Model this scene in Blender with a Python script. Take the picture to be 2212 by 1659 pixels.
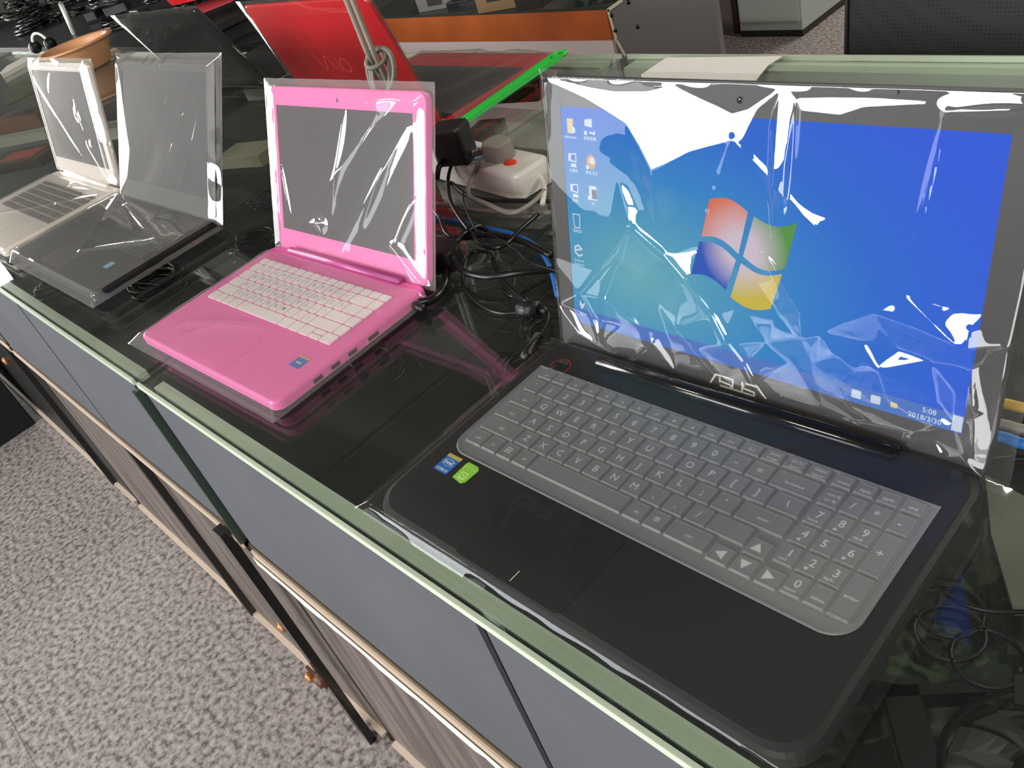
import bpy, bmesh, math, random
from mathutils import Vector, Matrix, Euler
from math import sin, cos, pi, radians, exp, sqrt, hypot

for o in list(bpy.data.objects): bpy.data.objects.remove(o, do_unlink=True)
SC = bpy.context.scene
COL = SC.collection

# ------------------------------------------------------------------ camera
FW, FH, FPX = 2212.0, 1659.0, 1813.8
RR = Vector((0.6894, 0.6710, -0.2728)); DN = Vector((0.2679, -0.5862, -0.7646)); FD = Vector((-0.6730, 0.4541, -0.5839))
FD.normalize(); RR = (RR - FD * RR.dot(FD)).normalized(); DN = FD.cross(RR)
CP = Vector((0.4643, -0.3375, 1.3775))
cam = bpy.data.cameras.new('camera'); camo = bpy.data.objects.new('camera', cam); COL.objects.link(camo)
cam.sensor_fit = 'HORIZONTAL'; cam.sensor_width = 36.0; cam.lens = FPX / FW * 36.0
cam.clip_start = 0.01; cam.clip_end = 60
camo.matrix_world = Matrix(((RR.x, -DN.x, -FD.x, CP.x), (RR.y, -DN.y, -FD.y, CP.y), (RR.z, -DN.z, -FD.z, CP.z), (0, 0, 0, 1)))
SC.camera = camo

# ------------------------------------------------------------------ view, world, lights
SC.view_settings.view_transform = 'Standard'; SC.view_settings.look = 'None'
SC.view_settings.exposure = 0.0; SC.view_settings.gamma = 1.0
SC.view_settings.use_curve_mapping = False
SC.cycles.transparent_max_bounces = 16
SC.cycles.max_bounces = 8
w = bpy.data.worlds.new('world'); SC.world = w; w.use_nodes = True
w.node_tree.nodes['Background'].inputs[0].default_value = (0.9, 0.95, 1.0, 1)
w.node_tree.nodes['Background'].inputs[1].default_value = 0.3

def area(name, loc, rot, sx, sy, power, col=(1, 1, 1)):
    l = bpy.data.lights.new(name, 'AREA'); l.shape = 'RECTANGLE'; l.size = sx; l.size_y = sy; l.energy = power; l.color = col
    o = bpy.data.objects.new(name, l); COL.objects.link(o); o.location = loc; o.rotation_euler = rot; return o
# daylight coming through the high shop window in the wall behind the photographer
area('window_daylight', (-2.6, -3.9, 2.25), (radians(90), 0, 0), 3.4, 1.1, 230, (0.93, 0.97, 1.0))
area('added_film_fill', (-3.55, -3.9, 1.15), (radians(90), 0, 0), 1.5, .9, 13, (0.93, 0.97, 1.0))  # added dim panel, no such window known; gives the screen film pale reflections
# daylight of the shop door
area('door_daylight', (1.6, -3.9, 1.15), (radians(90), 0, 0), 1.9, 1.9, 110, (0.97, 0.98, 1.0))
# daylight of the shop entrance in the left hand wall
area('entrance_daylight', (-6.35, -.25, 1.6), (radians(90), 0, radians(-90)), 1.4, 1.6, 80, (1.0, 0.97, 0.92))

# ------------------------------------------------------------------ helpers
def at(px, py, z=None, y=None, x=None):
    d = FD + RR * ((px - FW / 2) / FPX) + DN * ((py - FH / 2) / FPX)
    if y is not None: s = (y - CP.y) / d.y
    elif x is not None: s = (x - CP.x) / d.x
    else: s = (z - CP.z) / d.z
    return CP + d * s

def lin(r, g, b):
    f = lambda c: ((c / 255.0) / 12.92) if c / 255.0 <= 0.04045 else (((c / 255.0) + 0.055) / 1.055) ** 2.4
    return (f(r), f(g), f(b), 1)

def mat(name, col, rough=0.5, metal=0.0, spec=0.5, noise=None, bump=None, coat=0, emis=None):
    m = bpy.data.materials.new(name); m.use_nodes = True
    nt = m.node_tree; b = nt.nodes['Principled BSDF']
    b.inputs['Base Color'].default_value = col; b.inputs['Roughness'].default_value = rough
    b.inputs['Metallic'].default_value = metal; b.inputs['Specular IOR Level'].default_value = spec
    b.inputs['Coat Weight'].default_value = coat; b.inputs['Coat Roughness'].default_value = 0.08
    tc = None
    if noise or bump:
        tc = nt.nodes.new('ShaderNodeTexCoord')
    if noise:   # (scale, colour2, low, high)
        n = nt.nodes.new('ShaderNodeTexNoise'); n.inputs['Scale'].default_value = noise[0]; n.inputs['Detail'].default_value = 5
        nt.links.new(tc.outputs['Object'], n.inputs['Vector'])
        r = nt.nodes.new('ShaderNodeValToRGB'); r.color_ramp.elements[0].position = noise[2]; r.color_ramp.elements[1].position = noise[3]
        r.color_ramp.elements[0].color = col; r.color_ramp.elements[1].color = noise[1]
        nt.links.new(n.outputs['Fac'], r.inputs['Fac']); nt.links.new(r.outputs['Color'], b.inputs['Base Color'])
    if bump:    # (scale, strength, distance)
        n = nt.nodes.new('ShaderNodeTexNoise'); n.inputs['Scale'].default_value = bump[0]
        nt.links.new(tc.outputs['Object'], n.inputs['Vector'])
        bp = nt.nodes.new('ShaderNodeBump'); bp.inputs['Strength'].default_value = bump[1]; bp.inputs['Distance'].default_value = bump[2]
        nt.links.new(n.outputs['Fac'], bp.inputs['Height']); nt.links.new(bp.outputs['Normal'], b.inputs['Normal'])
    return m

def emi(name, col, s=1.0):
    m = bpy.data.materials.new(name); m.use_nodes = True; nt = m.node_tree
    nt.nodes.remove(nt.nodes['Principled BSDF']); e = nt.nodes.new('ShaderNodeEmission')
    e.inputs[0].default_value = col; e.inputs[1].default_value = s
    nt.links.new(e.outputs[0], nt.nodes['Material Output'].inputs[0]); return m

def clear(name, tint, ior=1.5, rough=0.0, haze=0.0, hazecol=(1, 1, 1, 1), gloss=1.0, bump=None):
    """thin clear sheet: transparent + fresnel reflection (+ a little milky haze)"""
    m = bpy.data.materials.new(name); m.use_nodes = True; nt = m.node_tree; N = nt.nodes
    N.remove(N['Principled BSDF'])
    t = N.new('ShaderNodeBsdfTransparent'); t.inputs[0].default_value = tint
    d = N.new('ShaderNodeBsdfDiffuse'); d.inputs[0].default_value = hazecol
    tl = N.new('ShaderNodeBsdfTranslucent'); tl.inputs[0].default_value = hazecol
    dm = N.new('ShaderNodeMixShader'); dm.inputs[0].default_value = 0.35
    nt.links.new(d.outputs[0], dm.inputs[1]); nt.links.new(tl.outputs[0], dm.inputs[2])
    m1 = N.new('ShaderNodeMixShader'); m1.inputs[0].default_value = haze
    nt.links.new(t.outputs[0], m1.inputs[1]); nt.links.new(dm.outputs[0], m1.inputs[2])
    g = N.new('ShaderNodeBsdfGlossy'); g.inputs['Roughness'].default_value = rough; g.inputs[0].default_value = (gloss, gloss, gloss, 1)
    f = N.new('ShaderNodeFresnel'); f.inputs['IOR'].default_value = ior
    # a back face must reflect like the front face: use the reciprocal ior trick through Geometry.Backfacing
    geo = N.new('ShaderNodeNewGeometry'); mp = N.new('ShaderNodeMapRange')
    mp.inputs['To Min'].default_value = ior; mp.inputs['To Max'].default_value = 1.0 / ior
    nt.links.new(geo.outputs['Backfacing'], mp.inputs['Value']); nt.links.new(mp.outputs[0], f.inputs['IOR'])
    m2 = N.new('ShaderNodeMixShader'); nt.links.new(f.outputs[0], m2.inputs[0])
    nt.links.new(m1.outputs[0], m2.inputs[1]); nt.links.new(g.outputs[0], m2.inputs[2])
    if bump:
        tc = N.new('ShaderNodeTexCoord'); n = N.new('ShaderNodeTexNoise'); n.inputs['Scale'].default_value = bump[0]; n.inputs['Detail'].default_value = 3
        nt.links.new(tc.outputs['Object'], n.inputs['Vector'])
        b = N.new('ShaderNodeBump'); b.inputs['Strength'].default_value = bump[1]; b.inputs['Distance'].default_value = bump[2]
        nt.links.new(n.outputs['Fac'], b.inputs['Height']); nt.links.new(b.outputs['Normal'], g.inputs['Normal']); nt.links.new(b.outputs['Normal'], f.inputs['Normal'])
    nt.links.new(m2.outputs[0], N['Material Output'].inputs[0]); return m

class MB:
    def __init__(s): s.v = []; s.f = []; s.m = []; s.sm = []
    def add(s, vs, fs, mi=0, smooth=False, M=None):
        b = len(s.v)
        s.v += [tuple(M @ Vector(v)) if M else tuple(v) for v in vs]
        for f in fs: s.f.append([b + i for i in f]); s.m.append(mi); s.sm.append(smooth)
    def box(s, x0, y0, z0, x1, y1, z1, mi=0, M=None):
        vs = [(x0, y0, z0), (x1, y0, z0), (x1, y1, z0), (x0, y1, z0), (x0, y0, z1), (x1, y0, z1), (x1, y1, z1), (x0, y1, z1)]
        s.add(vs, [(0, 3, 2, 1), (4, 5, 6, 7), (0, 1, 5, 4), (1, 2, 6, 5), (2, 3, 7, 6), (3, 0, 4, 7)], mi, False, M)
    def prism(s, out, z0, z1, ch=0.0, mi=0, M=None, chb=0.0, smooth=False):
        n = len(out); cx = sum(p[0] for p in out) / n; cy = sum(p[1] for p in out) / n
        def ins(c):
            r = []
            for (x, y) in out:
                dx, dy = x - cx, y - cy; k = hypot(dx, dy) or 1
                r.append((x - c * (1 if dx > 0 else -1) * min(1, abs(dx) / (k * .3 + 1e-9)), y - c * (1 if dy > 0 else -1) * min(1, abs(dy) / (k * .3 + 1e-9))))
            return r
        rings = []
        if chb: rings.append((ins(chb), z0)); rings.append((out, z0 + chb))
        else: rings.append((out, z0))
        if ch: rings.append((out, z1 - ch)); rings.append((ins(ch * .3), z1 - ch * .3)); rings.append((ins(ch), z1))
        else: rings.append((out, z1))
        vs = [(x, y, z) for ring, z in rings for x, y in ring]; fs = []
        for k in range(len(rings) - 1):
            for i in range(n):
                j = (i + 1) % n; fs.append((k * n + i, k * n + j, (k + 1) * n + j, (k + 1) * n + i))
        fs.append(tuple(range(n - 1, -1, -1))); fs.append(tuple((len(rings) - 1) * n + i for i in range(n)))
        s.add(vs, fs, mi, smooth, M)
    def rbox(s, x0, y0, x1, y1, z0, z1, r=0.002, ch=0.0, mi=0, seg=4, M=None, chb=0.0):
        s.prism(rrect(x0, y0, x1, y1, r, seg), z0, z1, ch, mi, M, chb)
    def tube(s, pts, r, n=8, mi=0, caps=True, M=None):
        pts = [Vector(p) for p in pts]; rs = r if isinstance(r, (list, tuple)) else [r] * len(pts)
        vs = []; fs = []; up = Vector((0, 0, 1)); prev = None
        for i, p in enumerate(pts):
            t = (pts[min(i + 1, len(pts) - 1)] - pts[max(i - 1, 0)]).normalized()
            if prev is None:
                a = t.cross(up if abs(t.z) < .9 else Vector((1, 0, 0))).normalized()
            else:
                a = (prev - t * prev.dot(t)); a = a.normalized() if a.length > 1e-6 else t.orthogonal().normalized()
            prev = a; b = t.cross(a)
            for k in range(n): vs.append(p + (a * cos(2 * pi * k / n) + b * sin(2 * pi * k / n)) * rs[i])
        for i in range(len(pts) - 1):
            for k in range(n):
                j = (k + 1) % n; fs.append((i * n + k, i * n + j, (i + 1) * n + j, (i + 1) * n + k))
        if caps: fs.append(tuple(range(n))[::-1]); fs.append(tuple((len(pts) - 1) * n + k for k in range(n)))
        s.add(vs, fs, mi, True, M)
    def lathe(s, prof, n=32, mi=0, M=None, smooth=True):
        vs = [(r * cos(2 * pi * k / n), r * sin(2 * pi * k / n), z) for r, z in prof for k in range(n)]; fs = []
        for i in range(len(prof) - 1):
            for k in range(n):
                j = (k + 1) % n; fs.append((i * n + k, i * n + j, (i + 1) * n + j, (i + 1) * n + k))
        s.add(vs, fs, mi, smooth, M)
    def grid(s, nx, ny, fn, mi=0, smooth=True, M=None):
        vs = [fn(i / nx, j / ny) for j in range(ny + 1) for i in range(nx + 1)]; fs = []
        for j in range(ny):
            for i in range(nx):
                a = j * (nx + 1) + i; fs.append((a, a + 1, a + nx + 2, a + nx + 1))
        s.add(vs, fs, mi, smooth, M)
    def poly(s, pts, z=0.0, mi=0, M=None):
        s.add([(x, y, z) for x, y in pts], [tuple(range(len(pts)))], mi, False, M)
    def line(s, pts, w, z=0, mi=0, M=None):
        for (x0, y0), (x1, y1) in zip(pts[:-1], pts[1:]):
            dx, dy = x1 - x0, y1 - y0; L = hypot(dx, dy) or 1; nx, ny = -dy / L * w / 2, dx / L * w / 2; ex, ey = dx / L * w * .3, dy / L * w * .3
            s.add([(x0 + nx - ex, y0 + ny - ey, z), (x0 - nx - ex, y0 - ny - ey, z), (x1 - nx + ex, y1 - ny + ey, z), (x1 + nx + ex, y1 + ny + ey, z)], [(0, 1, 2, 3)], mi, False, M)
    def text(s, body, size, x, y, z=0.0, mi=0, M=None, align='CENTER', rot=0.0, sx=1.0):
        vs, fs = textmesh(body, align)
        c, sn = cos(rot), sin(rot)
        s.add([(x + (vx * c * sx - vy * sn) * size, y + (vx * sn * sx + vy * c) * size, z) for vx, vy, _ in vs], fs, mi, False, M)
    def obj(s, name, mats, parent=None, loc=(0, 0, 0), rot=(0, 0, 0)):
        me = bpy.data.meshes.new(name); me.from_pydata(s.v, [], s.f)
        for m in (mats if isinstance(mats, (list, tuple)) else [mats]): me.materials.append(m)
        me.polygons.foreach_set('material_index', s.m); me.polygons.foreach_set('use_smooth', s.sm); me.update()
        o = bpy.data.objects.new(name, me); COL.objects.link(o); o.location = loc; o.rotation_euler = rot
        if parent: o.parent = parent
        return o

_tc = {}
def textmesh(body, align='CENTER'):
    k = (body, align)
    if k not in _tc:
        cu = bpy.data.curves.new('txt', 'FONT'); cu.body = body; cu.align_x = align; cu.align_y = 'CENTER'; cu.size = 1.0; cu.resolution_u = 2; cu.offset = .012
        o = bpy.data.objects.new('txt', cu); COL.objects.link(o)
        dg = bpy.context.evaluated_depsgraph_get(); e = o.evaluated_get(dg); me = e.to_mesh()
        _tc[k] = ([tuple(v.co) for v in me.vertices], [tuple(p.vertices) for p in me.polygons])
        e.to_mesh_clear(); bpy.data.objects.remove(o, do_unlink=True); bpy.data.curves.remove(cu)
    return _tc[k]

def rrect(x0, y0, x1, y1, r, seg=4):
    p = []
    for cx, cy, a in ((x1 - r, y1 - r, 0), (x0 + r, y1 - r, 90), (x0 + r, y0 + r, 180), (x1 - r, y0 + r, 270)):
        for k in range(seg + 1):
            t = radians(a + 90 * k / seg); p.append((cx + r * cos(t), cy + r * sin(t)))
    return p

def catmull(P, n=8):
    P = [Vector(p) for p in P]
    if len(P) < 3: return P
    Q = [P[0] * 2 - P[1]] + P + [P[-1] * 2 - P[-2]]; out = []
    for i in range(1, len(Q) - 2):
        a, b, c, d = Q[i - 1:i + 3]
        for k in range(n):
            t = k / n
            out.append(0.5 * ((2 * b) + (c - a) * t + (2 * a - 5 * b + 4 * c - d) * t * t + (3 * b - a - 3 * c + d) * t ** 3))
    out.append(P[-1]); return out

def tag(o, label, cat, group=None):
    o['label'] = label; o['category'] = cat
    if group: o['group'] = group
    return o
def thing(name, label, cat, loc=(0, 0, 0), rz=0, group=None):
    o = bpy.data.objects.new(name, None); COL.objects.link(o); o.location = loc; o.rotation_euler = (0, 0, rz); o.empty_display_size = .05
    return tag(o, label, cat, group)
def struct(o): o['kind'] = 'structure'; return o
def boxo(name, b, m, parent=None):
    k = MB(); k.box(*b); return k.obj(name, m, parent)

# ------------------------------------------------------------------ materials
M_black = mat('black_plastic', lin(33, 32, 31), .42)
M_deck = mat('black_textured_deck', lin(24, 24, 23), .55, spec=.3, bump=(2600, .35, .0002))
M_gloss = mat('black_gloss', lin(16, 16, 16), .12)
M_rubber = mat('black_rubber', lin(20, 20, 20), .38)
M_cable = mat('black_cable', lin(18, 18, 18), .3)
M_bezel = mat('dark_grey_bezel', lin(44, 41, 40), .45)
M_key = mat('black_keycap', lin(40, 40, 40), .5)
M_legend = mat('white_legend', lin(235, 235, 230), .5)
M_pink = mat('pink_plastic', lin(232, 104, 172), .32)
M_purple = mat('purple_keyboard_deck', lin(228, 92, 168), .35)
M_wkey = mat('white_keycap', lin(238, 228, 226), .45)
M_greyleg = mat('grey_legend', lin(160, 150, 155), .5)
M_screen = mat('dark_lcd', lin(52, 50, 52), .25)
M_silver = mat('silver_plastic', lin(215, 205, 195), .35, .2)
M_silverkey = mat('dark_grey_key', lin(96, 90, 86), .5)
M_white = mat('white_plastic', lin(225, 222, 212), .3)
M_cream = mat('cream_plastic', lin(196, 184, 158), .4)
M_grey = mat('grey_plastic', lin(140, 134, 124), .45)
M_greycab = mat('grey_cable', lin(128, 122, 110), .45)
M_red = mat('red_lacquer', lin(190, 14, 26), .25)
M_darkred = mat('dark_red', lin(120, 24, 28), .4)
M_green = mat('green_plastic', lin(60, 215, 84), .35)
M_paper = mat('white_paper', lin(232, 228, 222), .8)
M_orangew = mat('orange_laminate', lin(205, 104, 48), .45, noise=(6, lin(170, 84, 42), .35, .75))
M_pinkw = mat('pale_pink_board', lin(225, 205, 205), .5)
M_greyw = mat('grey_laminate', lin(118, 112, 112), .5)
M_creamw = mat('cream_edge', lin(214, 206, 176), .5)
M_bowl = mat('tan_plastic', lin(205, 150, 108), .4)
M_copper = mat('copper', lin(190, 130, 90), .35, .7)
M_blue = mat('blue_cable', lin(30, 110, 190), .4)
M_yellow = mat('yellow_cable', lin(205, 165, 60), .4)
M_pcb = mat('green_circuit_board', lin(20, 32, 24), .5, noise=(55, lin(66, 76, 54), .50, .56))
M_shroud = mat('black_shroud', lin(15, 15, 15), .45)
M_brown = mat('cardboard', lin(150, 118, 84), .8)
M_darkmetal = mat('dark_metal', lin(60, 58, 56), .35, .6)
M_case = mat('display_floor', lin(27, 29, 26), .7)
M_dirtgrey = mat('grey_board', lin(150, 150, 138), .7, noise=(9, lin(120, 120, 108), .4, .7))
M_film = clear('clear_film', (0.985, 0.985, 0.98, 1), 1.62, .015, .022, (0.9, 0.88, 0.85, 1))
M_filmd = clear('clear_film_deck', (0.985, 0.985, 0.98, 1), 1.28, .015, .014, (0.9, 0.88, 0.85, 1))
M_film2 = clear('clear_film_reflection_haze', (0.97, 0.97, 0.96, 1), 1.75, .03, .13, (0.9, 0.87, 0.84, 1))  # film's own haze, strengthened to stand in for pale surroundings it mirrors
M_glass = clear('counter_glass', (0.925, 0.95, 0.935, 1), 1.5, .0, .004, (.7, .8, .72, 1))
M_pane = clear('front_glass', (0.93, 0.96, 0.94, 1), 1.5, .0, .01)
M_gedge = mat('pale_green_glass_edge', lin(222, 230, 208), .25, spec=.6, noise=(3, lin(196, 208, 186), .35, .75))
M_liner = mat('blue_grey_liner', lin(84, 86, 91), .75, noise=(4, lin(74, 76, 81), .3, .8))
M_rail = mat('beige_rail', lin(206, 186, 168), .35, .1)
M_brass = mat('dark_brass_channel', lin(92, 78, 58), .4, .4)
M_peel = mat('torn_white_edge', lin(236, 226, 206), .8)
M_cover = clear('silicone_cover', (0.85, 0.85, 0.85, 1), 1.33, .35, .42, (0.56, 0.56, 0.56, 1))
def woodstripes():
    m = mat('brown_corrugated_board', lin(96, 84, 78), .5); nt = m.node_tree; b = nt.nodes['Principled BSDF']
    tc = nt.nodes.new('ShaderNodeTexCoord'); mp = nt.nodes.new('ShaderNodeMapping'); mp.inputs['Scale'].default_value = (34, 1, 3.0)
    n = nt.nodes.new('ShaderNodeTexNoise'); n.inputs['Scale'].default_value = 1.0; n.inputs['Detail'].default_value = 3
    r = nt.nodes.new('ShaderNodeValToRGB'); r.color_ramp.elements[0].position = .36; r.color_ramp.elements[0].color = lin(76, 66, 60); r.color_ramp.elements[1].position = .66; r.color_ramp.elements[1].color = lin(116, 104, 98)
    nt.links.new(tc.outputs['Object'], mp.inputs[0]); nt.links.new(mp.outputs[0], n.inputs['Vector']); nt.links.new(n.outputs['Fac'], r.inputs[0]); nt.links.new(r.outputs[0], b.inputs['Base Color'])
    return m
M_wood = woodstripes()
def terrazzo():
    m = mat('terrazzo', (1, 1, 1, 1), .38); nt = m.node_tree; b = nt.nodes['Principled BSDF']
    tc = nt.nodes.new('ShaderNodeTexCoord')
    a = nt.nodes.new('ShaderNodeTexNoise'); a.inputs['Scale'].default_value = 72; a.inputs['Detail'].default_value = 4; a.inputs['Roughness'].default_value = .6
    r = nt.nodes.new('ShaderNodeValToRGB'); e = r.color_ramp.elements
    e[0].position = .36; e[0].color = lin(80, 74, 72); e[1].position = .67; e[1].color = lin(170, 162, 157)
    k = e.new(.5); k.color = lin(140, 131, 128)
    br = nt.nodes.new('ShaderNodeTexBrick'); br.offset = 0; br.inputs['Color1'].default_value = (1, 1, 1, 1); br.inputs['Color2'].default_value = (1, 1, 1, 1); br.inputs['Mortar'].default_value = (.6, .58, .55, 1)
    br.inputs['Scale'].default_value = 1.0; br.inputs['Mortar Size'].default_value = .0018; br.inputs['Brick Width'].default_value = 1.0; br.inputs['Row Height'].default_value = 1.0
    mp = nt.nodes.new('ShaderNodeMapping'); mp.inputs['Location'].default_value = (.717, .68, 0)
    mx = nt.nodes.new('ShaderNodeMix'); mx.data_type = 'RGBA'; mx.blend_type = 'MULTIPLY'; mx.inputs[0].default_value = 1
    nt.links.new(tc.outputs['Object'], a.inputs['Vector']); nt.links.new(tc.outputs['Object'], mp.inputs[0]); nt.links.new(mp.outputs[0], br.inputs['Vector'])
    nt.links.new(a.outputs['Fac'], r.inputs[0]); nt.links.new(r.outputs[0], mx.inputs[6]); nt.links.new(br.outputs['Color'], mx.inputs[7]); nt.links.new(mx.outputs[2], b.inputs['Base Color'])
    return m
M_floor = terrazzo()
M_wall = mat('painted_wall', lin(96, 93, 88), .8)
M_ceil = mat('ceiling_paint', lin(112, 109, 104), .9)
M_frame = mat('window_frame_metal', lin(120, 120, 120), .4, .6)

# ------------------------------------------------------------------ room
RX0, RX1, RY0, RY1, RZ = -6.5, 3.0, -4.0, 5.5, 3.1
struct(boxo('floor', (RX0, RY0, -.1, RX1, RY1, 0), M_floor))
struct(boxo('ceiling', (RX0, RY0, RZ, RX1, RY1, RZ + .1), M_ceil))
k = MB()
for b in ((RX0 - .1, RY0, 0, RX0, -1.0, RZ), (RX0 - .1, .5, 0, RX0, RY1, RZ), (RX0 - .1, -1.0, 0, RX0, .5, .75), (RX0 - .1, -1.0, 2.45, RX0, .5, RZ)): k.box(*b)
struct(k.obj('wall_left', M_wall))
k = MB(); k.box(RX0 - .07, -1.0, .75, RX0 - .02, .5, .79); k.box(RX0 - .07, -1.0, 2.41, RX0 - .02, .5, 2.45); k.box(RX0 - .07, -1.0, .75, RX0 - .02, -.96, 2.45); k.box(RX0 - .07, .46, .75, RX0 - .02, .5, 2.45)
struct(k.obj('window_2', M_frame))
struct(boxo('wall_right', (RX1, RY0, 0, RX1 + .1, RY1, RZ), M_wall))
struct(boxo('wall_back', (RX0, RY1, 0, RX1, RY1 + .1, RZ), M_wall))
k = MB()   # wall behind the photographer, with a window and a door opening
for b in ((RX0, -4.1, 0, -4.3, -4, RZ), (-4.3, -4.1, 0, -.9, -4, .7), (-2.8, -4.1, .7, -.9, -4, 1.7), (-4.3, -4.1, 2.8, -.9, -4, RZ), (-.9, -4.1, 0, .6, -4, RZ), (.6, -4.1, 2.15, 2.6, -4, RZ), (2.6, -4.1, 0, RX1, -4, RZ)): k.box(*b)
struct(k.obj('wall_front', M_wall))
k = MB()
for x in (-4.3, -3.17, -2.03, -.94): k.box(x, -4.07, 1.7, x + .04, -4.03, 2.8)
k.box(-4.3, -4.07, 1.7, -.9, -4.03, 1.74); k.box(-4.3, -4.07, 2.76, -.9, -4.03, 2.8)
wn = struct(k.obj('window_1', M_frame))
k = MB(); k.box(.6, -4.08, 0, .66, -4.02, 2.15); k.box(2.54, -4.08, 0, 2.6, -4.02, 2.15); k.box(1.57, -4.08, 0, 1.63, -4.02, 2.1); k.box(.6, -4.08, 2.09, 2.6, -4.02, 2.15); k.box(.6, -4.08, 0, 2.6, -4.02, .06)
struct(k.obj('door_1', M_frame))

M_tube = emi('fluorescent_tube', (1.0, .95, .86, 1), 9.0)
M_lampbody = mat('lamp_body', lin(230, 230, 225), .4)
lamps = [(-2.6, -1.6, 'nearest the shop window'), (0.9, -1.7, 'over the aisle near the door'), (-1.0, 4.9, 'added by the back wall to brighten the back'), (1.6, 2.4, 'added behind the mesh chair to brighten the back')]  # last two added to brighten the back, set where their reflections stay hidden
for (x, y, wh) in lamps:
    t = thing('ceiling_light', 'white fluorescent ceiling light ' + wh, 'lamp', (x, y, RZ), 0, 'fluorescent ceiling lights')
    k = MB(); k.box(-.62, -.06, -.05, .62, .06, 0); k.obj('lamp_housing', M_lampbody, t)
    k = MB(); k.tube([(-.58, 0, -.07), (.58, 0, -.07)], .014, 10); k.obj('tube', M_tube, t)
    lo = area('lamp_glow', (x, y, RZ - .1), (0, 0, 0), 1.1, .08, 42 if y < 0 else 75, (1, .95, .86))

# ------------------------------------------------------------------ display counters
ZT = 0.90
def counter(name, label, x0, x1, mid, posts, lower=True):
    t = thing(name, label, 'counter', (x0, -.178, 0), 0, 'glass display counters in one row')
    W = x1 - x0; D = .998
    def bx(n, b, m, p=t):
        return boxo(n, b, m, p)
    g = MB(); g.rbox(0, 0, W, D, ZT - .008, ZT, .001, 0); g.obj('glass_top', M_glass, t)
    g = MB(); g.box(.002, -.0005, ZT - .0085, W - .002, .0035, ZT - .0005); g.obj('polished_glass_edge', M_gedge, t)
    g = MB(); g.box(.002, D - .003, ZT - .0085, W - .002, D + .0005, ZT - .0005); g.obj('polished_glass_edge', M_gedge, t)
    g = MB(); g.box(.022, .011, ZT - .020, W - .022, .025, ZT - .009); g.obj('front_edge_strip', M_gedge, t)
    g = MB(); g.box(.022, D - .04, ZT - .026, W - .022, D - .004, ZT - .009); g.obj('back_edge_strip', M_gedge, t)
    g = MB(); g.box(0.002, .006, .602, W - .002, .010, ZT - .009); g.obj('front_pane', M_pane, t)
    for xx in (0.002, W - .007):
        g = MB(); g.box(xx, .010, .602, xx + .005, D - .01, ZT - .009); g.obj('side_pane', M_pane, t)
    # liner panels behind the front pane
    edges = [0.012] + [m - x0 for m in mid] + [W - .012]
    for a, b in zip(edges[:-1], edges[1:]):
        g = MB(); g.box(a + .006, .001, .604, b - .006, .005, ZT - .012); g.obj('liner_panel', M_liner, t)
    bx('display_floor', (0.0, .012, .585, W, D, .601), M_case)
    bx('back_panel', (0.0, D - .012, .02, W, D, .60), M_case)
    # rail
    g = MB(); g.rbox(0.01, -.004, W - .01, .010, .576, .589, .001); g.obj('front_rail', M_rail, t)
    g = MB(); g.box(0.01, -.001, .566, W - .01, .012, .603); g.obj('rail_channel', M_brass, t)
    # lower cupboard
    bx('lower_board', (.004, .014, .035, W - .004, .028, .566), M_wood if lower else M_black)
    for pz in posts:
        g = MB(); g.box(pz - x0 - .011, .0, .03, pz - x0 + .011, .014, .566); g.obj('black_strip', M_black, t)
    g = MB(); g.box(0.01, .003, .028, W - .01, .014, .035); g.obj('bottom_rail', M_rail, t)
    bx('kickboard', (.01, .012, .0, W - .01, .03, .03), M_brass)
    return t
cA = counter('display_counter', 'glass-topped display counter under the pink, black and silver laptops', -1.750, -.566, [-1.085], [-1.085])
cB = counter('display_counter', 'glass-topped display counter under the big running laptop', -.556, .72, [.08], [.08])
cC = counter('display_counter', 'glass-topped display counter at the far left under the tan basin', -4.35, -1.760, [-2.6, -3.5], [-1.93], lower=False)
# torn white paper edge under the right hand rail
k = MB(); rnd = random.Random(4); n = 60
vs = []
for i in range(n + 1):
    x = -.552 + i * .02; wv = .012 + .010 * rnd.random() * (1 if i < 28 else .4); vs += [(x, -.1838, .574), (x, -.1838, .570 - wv)]
k.add([(x, y, z) for x, y, z in vs], [(2 * i, 2 * i + 1, 2 * i + 3, 2 * i + 2) for i in range(n)])
k.add([(x, y + .002, z) for x, y, z in vs], [(2 * i, 2 * i + 2, 2 * i + 3, 2 * i + 1) for i in range(n)])
pe = k.obj('torn_paper_edge', M_peel, cB); pe.matrix_parent_inverse = Matrix.Translation((.556, .178, 0))
# dark upright between the counters
boxo('post', (-.632, -.196, 0, -.606, -.181, .60), M_gloss); po = bpy.data.objects['post']
tag(po, 'narrow black upright strip on the counter front between two glass doors', 'post')
boxo('joint_strip', (-.5655, -.186, .60, -.5565, -.176, .888), mat('dark_green_glass_joint', lin(52, 66, 58), .2))
tag(bpy.data.objects['joint_strip'], 'thin dark green joint strip between two upper glass panes', 'strip')
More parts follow.
